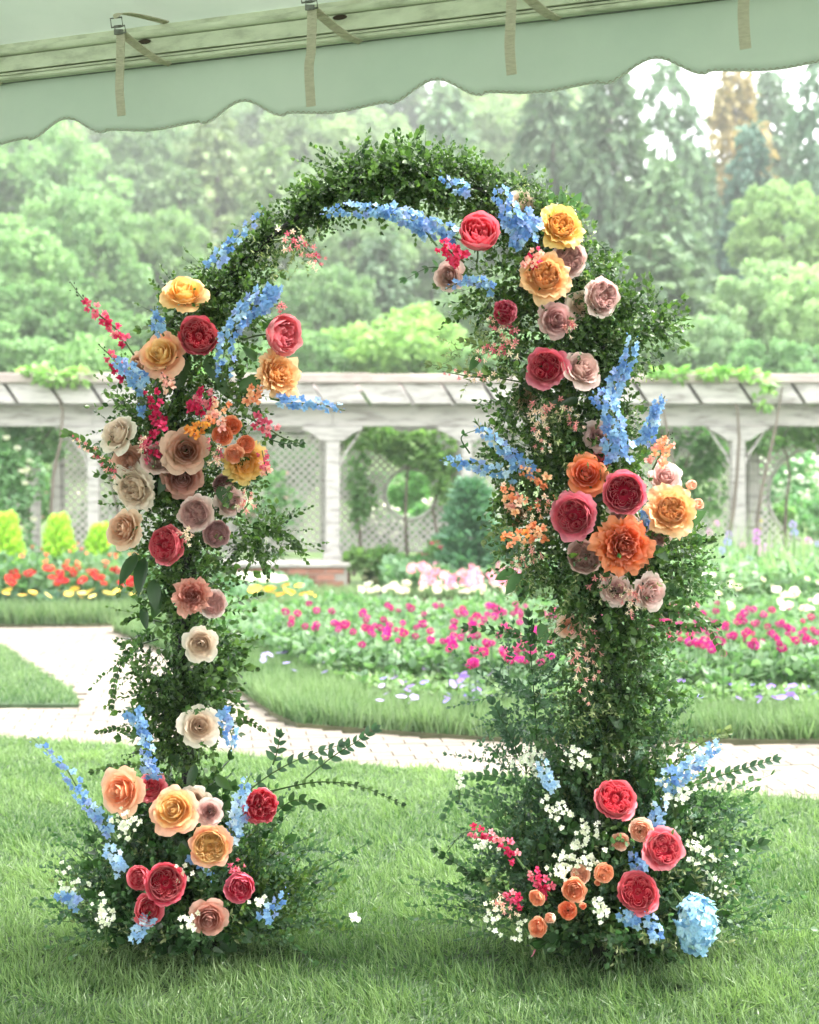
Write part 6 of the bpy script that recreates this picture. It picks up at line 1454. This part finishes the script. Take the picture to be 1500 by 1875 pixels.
snap('yellowish orange snapdragon blooms above the large brown rose', [(345, 800), (365, 785), (385, 770)], 36, 9, 13, [(236, 170, 80), (230, 150, 70)], .17, 1)
snap('small peach snapdragon under the orange-yellow rose', [(460, 745), (468, 720), (478, 700)], 44, 9, 14, PCH, .15, 2)
snap('pale pink blossoms above the magenta snapdragon', [(312, 720), (305, 700), (295, 682)], 34, 8, 12, PPK, .16, 1)
snap('pink snapdragon spike with a green tip pointing over the lattice', [(455, 765), (485, 780), (515, 800), (550, 812)], 36, 18, 12, PNK, .13, 9)
snap('pink bells hanging beside the golden rose', [(490, 870), (485, 850), (480, 825)], 30, 10, 10, PNK + PPK, .12, 0, down=.5)
snap('hot pink snapdragon blooms under the coral rose', [(850, 480), (830, 465), (805, 445)], 48, 15, 14, HOT, .16, 0)
snap('hot pink snapdragon blooms above the apricot rose', [(970, 495), (975, 475), (985, 455)], 44, 11, 13, HOT + PPK, .17, 0)
snap('pale pink snapdragon with green tip beside the palest pink rose', [(1195, 860), (1215, 820), (1225, 790)], 52, 16, 13, PPK + PCH, .1, 4)
snap('peach snapdragon spike on the inner side of the leg', [(1010, 975), (975, 975), (935, 985), (900, 990)], 44, 20, 12.5, PCH + [(240, 160, 90)], .14, 4)
snap('second peach snapdragon above the first, reaching inward', [(960, 930), (935, 910), (905, 880)], 48, 16, 12.5, PCH + PPK, .12, 3)
snap('peach blossoms behind the lower blue delphinium', [(1010, 890), (980, 870), (950, 860)], 36, 10, 12, PCH, .12, 0)
snap('magenta snapdragon spike leaning out over the grass', [(960, 1590), (930, 1550), (890, 1525), (850, 1525), (818, 1560)], 30, 24, 12, MAG + PNK, .26, 8)
snap('magenta snapdragon beside the orange-peach spray rose', [(1010, 1640), (985, 1610), (960, 1585)], 36, 14, 12, MAG + PNK, .27, 3)
snap('small pink snapdragon low beside the spray roses', [(960, 1650), (935, 1640), (912, 1630)], 34, 11, 11, PNK + MAG, .28, 3)
def bells(label, pts, w_, n, cols, fwd=.12, size=10, name='bell_flower_twig'):
    spike(name, 'blossom twig', label, pts, w_, n, size, be_me, cols, fwd, None, 0, group='twigs of small bell flowers on the arch', down=.7)
WP = [(246, 214, 204), (240, 176, 178), (250, 232, 220), (232, 150, 160)]
bells('pink and cream bells under the arch shoulder', [(500, 440), (540, 440), (575, 470), (590, 490)], 56, 26, WP + PNK)
bells('few pink bells above the sideways coral pink rose', [(500, 560), (515, 560), (520, 580)], 26, 6, PNK)
bells('pale pink bells on the dark-leaved outward twig', [(225, 880), (195, 850), (160, 820), (130, 800)], 30, 18, PNK + WP, .1, 8)
bells('pink bells on the cream-edged inward twig', [(960, 640), (910, 640), (870, 655)], 50, 20, PNK + WP)
bells('pale bells at the tip of the long inward twig', [(930, 690), (870, 690), (810, 680)], 30, 12, WP, .08, 9)
bells('white and pink bells hanging inside the right leg', [(990, 730), (985, 770), (1000, 830)], 62, 30, WP)
bells('pale bells beneath the dusty mauve rose', [(1040, 610), (1048, 590), (1040, 620)], 30, 9, WP)
bells('white and pink bells below the large orange rose', [(1090, 1040), (1110, 1080), (1150, 1090)], 70, 24, WP + [(250, 240, 225)], .12)
bells('white bells between the two lower blush roses', [(1160, 1070), (1160, 1100), (1150, 1130)], 40, 14, WP, .14)
bells('cream bells in the leaves below the cluster', [(1060, 1130), (1080, 1180), (1090, 1250)], 60, 22, WP, .1)
bells('cream bells on the inner edge of the leg', [(990, 1000), (960, 1020), (940, 1040)], 50, 14, WP, .08)
bells('cream and pink bells between the brown roses and the spray roses', [(390, 860), (400, 830), (385, 800)], 40, 12, WP + PNK, .16)
bells('pink bells beside the small dusty mauve rose', [(262, 830), (262, 812), (268, 800)], 26, 8, PNK + WP, .17)
bells('cream bells around the pale blush sideways rose', [(440, 940), (455, 920), (450, 895)], 40, 12, WP, .12)
bells('white bells under the dusty peach rose', [(1010, 740), (1040, 760), (1060, 790)], 50, 14, WP, .1)
bells('pale bells between the orange roses and the inner leaves', [(1010, 900), (990, 930), (960, 955)], 50, 14, WP + PCH, .12)
bells('pink and white bells high inside the shoulder', [(950, 620), (920, 600), (890, 590)], 50, 16, WP + PNK, .1)
bells('cream bells on the lower leg under the hidden peach rose', [(1040, 1180), (1060, 1220), (1080, 1290)], 50, 16, WP, .14)
bells('pinkish bells under the mauve rose on the narrow leg', [(330, 985), (345, 975), (342, 1000)], 28, 9, WP, .16)
bells('pink bells above the deep pink cupped base rose', [(440, 1600), (425, 1590), (448, 1580)], 36, 10, PNK, .27)
bells('pale bells along the ground by the lowest spray rose', [(900, 1640), (915, 1660), (950, 1680)], 40, 12, WP, .26)
# white filler flowers
def umbel(label, px, py, w_, h_, n, fwd, size=5.4):
    n = int(n * 1.0)
    fwd += .04; Y = YA - fwd; c = at(px, py, Y); e = empty('white_filler_flower', c, label, 'filler flower', 'white filler flowers on the arch'); k_ = Y / FPX; b = B()
    for i in range(n):
        q = Vector((random.gauss(0, .25) * w_ * k_, random.uniform(-.03, .03), random.gauss(0, .25) * h_ * k_)); o = obj('floret', flw_me[i % 2], e); o.location = q; o.rotation_mode = 'QUATERNION'
        o.rotation_quaternion = orient((random.uniform(-.6, .6), -1, random.uniform(-.2, .9))); z = size * k_ * random.uniform(.7, 1.2); o.scale = (z, z, z); o.color = lin4(random.choice([(246, 248, 238), (238, 240, 224), (250, 250, 246)]))
        if i % 3 == 0: b.tube([(0, .03, -h_ * k_ * .8), q * .5 + Vector((0, .02, -.01)), q], .0012, 3, .5, False)
    b.build('stems', M_stem, e, wc=False)
FW = [floret_T(5, 1, .40, .25, 0, s, False) for s in (5, 6)]; flw_me = [build_mesh('floret', *f[:2], M_white, f[2], True) for f in FW]
for u in [('white umbel under the peach rose at the outer base', 236, 1510, 50, 46, 34, .28), ('white froth beside the touching-grass delphinium', 190, 1675, 34, 70, 30, .3), ('white blooms beside the brown-mauve rose', 346, 1690, 30, 34, 14, .33), ('white blooms right of the dark crimson base rose', 335, 1600, 34, 40, 12, .28),
          ('white speckled filler at the far outer base', 130, 1620, 70, 90, 20, .2), ('white blooms on the hidden side of the deep pink rose', 470, 1650, 34, 34, 8, .24), ('small white cluster over the grass beside the leg', 650, 1680, 24, 18, 7, .2),
          ('long white cluster above the peach spray roses', 1060, 1572, 90, 34, 44, .26), ('white cluster beside the deep orange spray rose', 1098, 1665, 34, 40, 24, .32), ('white cluster behind the peach spray roses', 1035, 1595, 40, 26, 18, .28),
          ('white lacy blooms high on the inner base', 965, 1390, 60, 40, 30, .1), ('white lacy blooms above the coral upward rose', 1060, 1385, 50, 34, 22, .15), ('white lacy spray on the outer side below the delphinium', 1240, 1450, 70, 70, 46, .16),
          ('lacy white spray in the middle of the inner base', 1020, 1480, 60, 50, 26, .18), ('white blooms beside the magenta leaning snapdragon', 885, 1545, 40, 26, 18, .2), ('feathery pale spike leaning inward', 842, 1430, 16, 50, 14, .1),
          ('white blooms beside the coral-pink base rose', 1275, 1560, 50, 60, 24, .2), ('white speckles along the outer base', 1310, 1600, 60, 90, 20, .14), ('pale white blooms at the inner base near the ground', 960, 1700, 60, 40, 16, .24),
          ('white blooms at the delphinium side of the large orange spray', 1075, 1520, 40, 44, 16, .2), ('white filler above the spray roses beside the pale pair', 1065, 1545, 36, 30, 14, .22), ('white speckled filler over the inner side', 900, 1680, 70, 60, 14, .2)]: umbel(*u)
# hydrangea
hY = YA - .32; hc = at(1277, 1690, hY); he = empty('hydrangea', hc, 'big pale blue hydrangea head resting on the grass beside the base', 'hydrangea')
FH = [floret_T(4, 1, .48, .12, 0, s, True) for s in (1, 2)]; fh_me = [build_mesh('floret', *f[:2], M_blue, f[2], True) for f in FH]
k_ = hY / FPX; n = 150; i_ = np.arange(n) + .5; ph = np.arccos(1 - 2 * i_ / n); tt = math.pi * (1 + 5 ** .5) * i_
for i in range(n):
    d = Vector((math.cos(tt[i]) * math.sin(ph[i]), math.sin(tt[i]) * math.sin(ph[i]), math.cos(ph[i])))
    o = obj('floret', fh_me[i % 2], he); lump = .95 + .30 * noise.noise(d * 2.1 + Vector((3, 1, 2))) + random.uniform(-.10, .12); o.location = Vector((d.x * 34 * k_, d.y * 34 * k_, d.z * 48 * k_)) * lump; o.rotation_mode = 'QUATERNION'; o.rotation_quaternion = orient(d + Vector((random.uniform(-.6, .6), random.uniform(-.6, .6), random.uniform(-.5, .7))))
    z = 13.5 * k_ * random.uniform(.75, 1.2); o.scale = (z, z, z); o.color = lin4(random.choice([(150, 196, 232), (170, 208, 236), (130, 180, 224), (186, 216, 232), (168, 206, 214)]))
B().tube([(0, .02, -.03), (0, .06, .0), (-.05, .12, .06)], .006, 6, .4).build('stem', M_stem, he, wc=False)
for a in (200, 160, 330): big_leaf(1262, 1668, hY + .05, a, 40, False, he)
# fallen bits on the lawn
for (px, py, c, lab) in [(655, 1681, (236, 238, 230), 'fallen white petal on the lawn between the legs'), (972, 1745, (226, 120, 150), 'fallen pink petal on the lawn before the lowest spray rose')]:
    d = FPX * (CH - .05) / (py - HY); o = obj('fallen_petal', FORMS['spray'][0][0][1][0]); o.location = (gx(px, d), d, .06); o.scale = (.022, .022, .022); o.rotation_euler = (1.2, .4, random.uniform(0, 6)); o.color = lin4(c); tag(o, lab, 'petal')
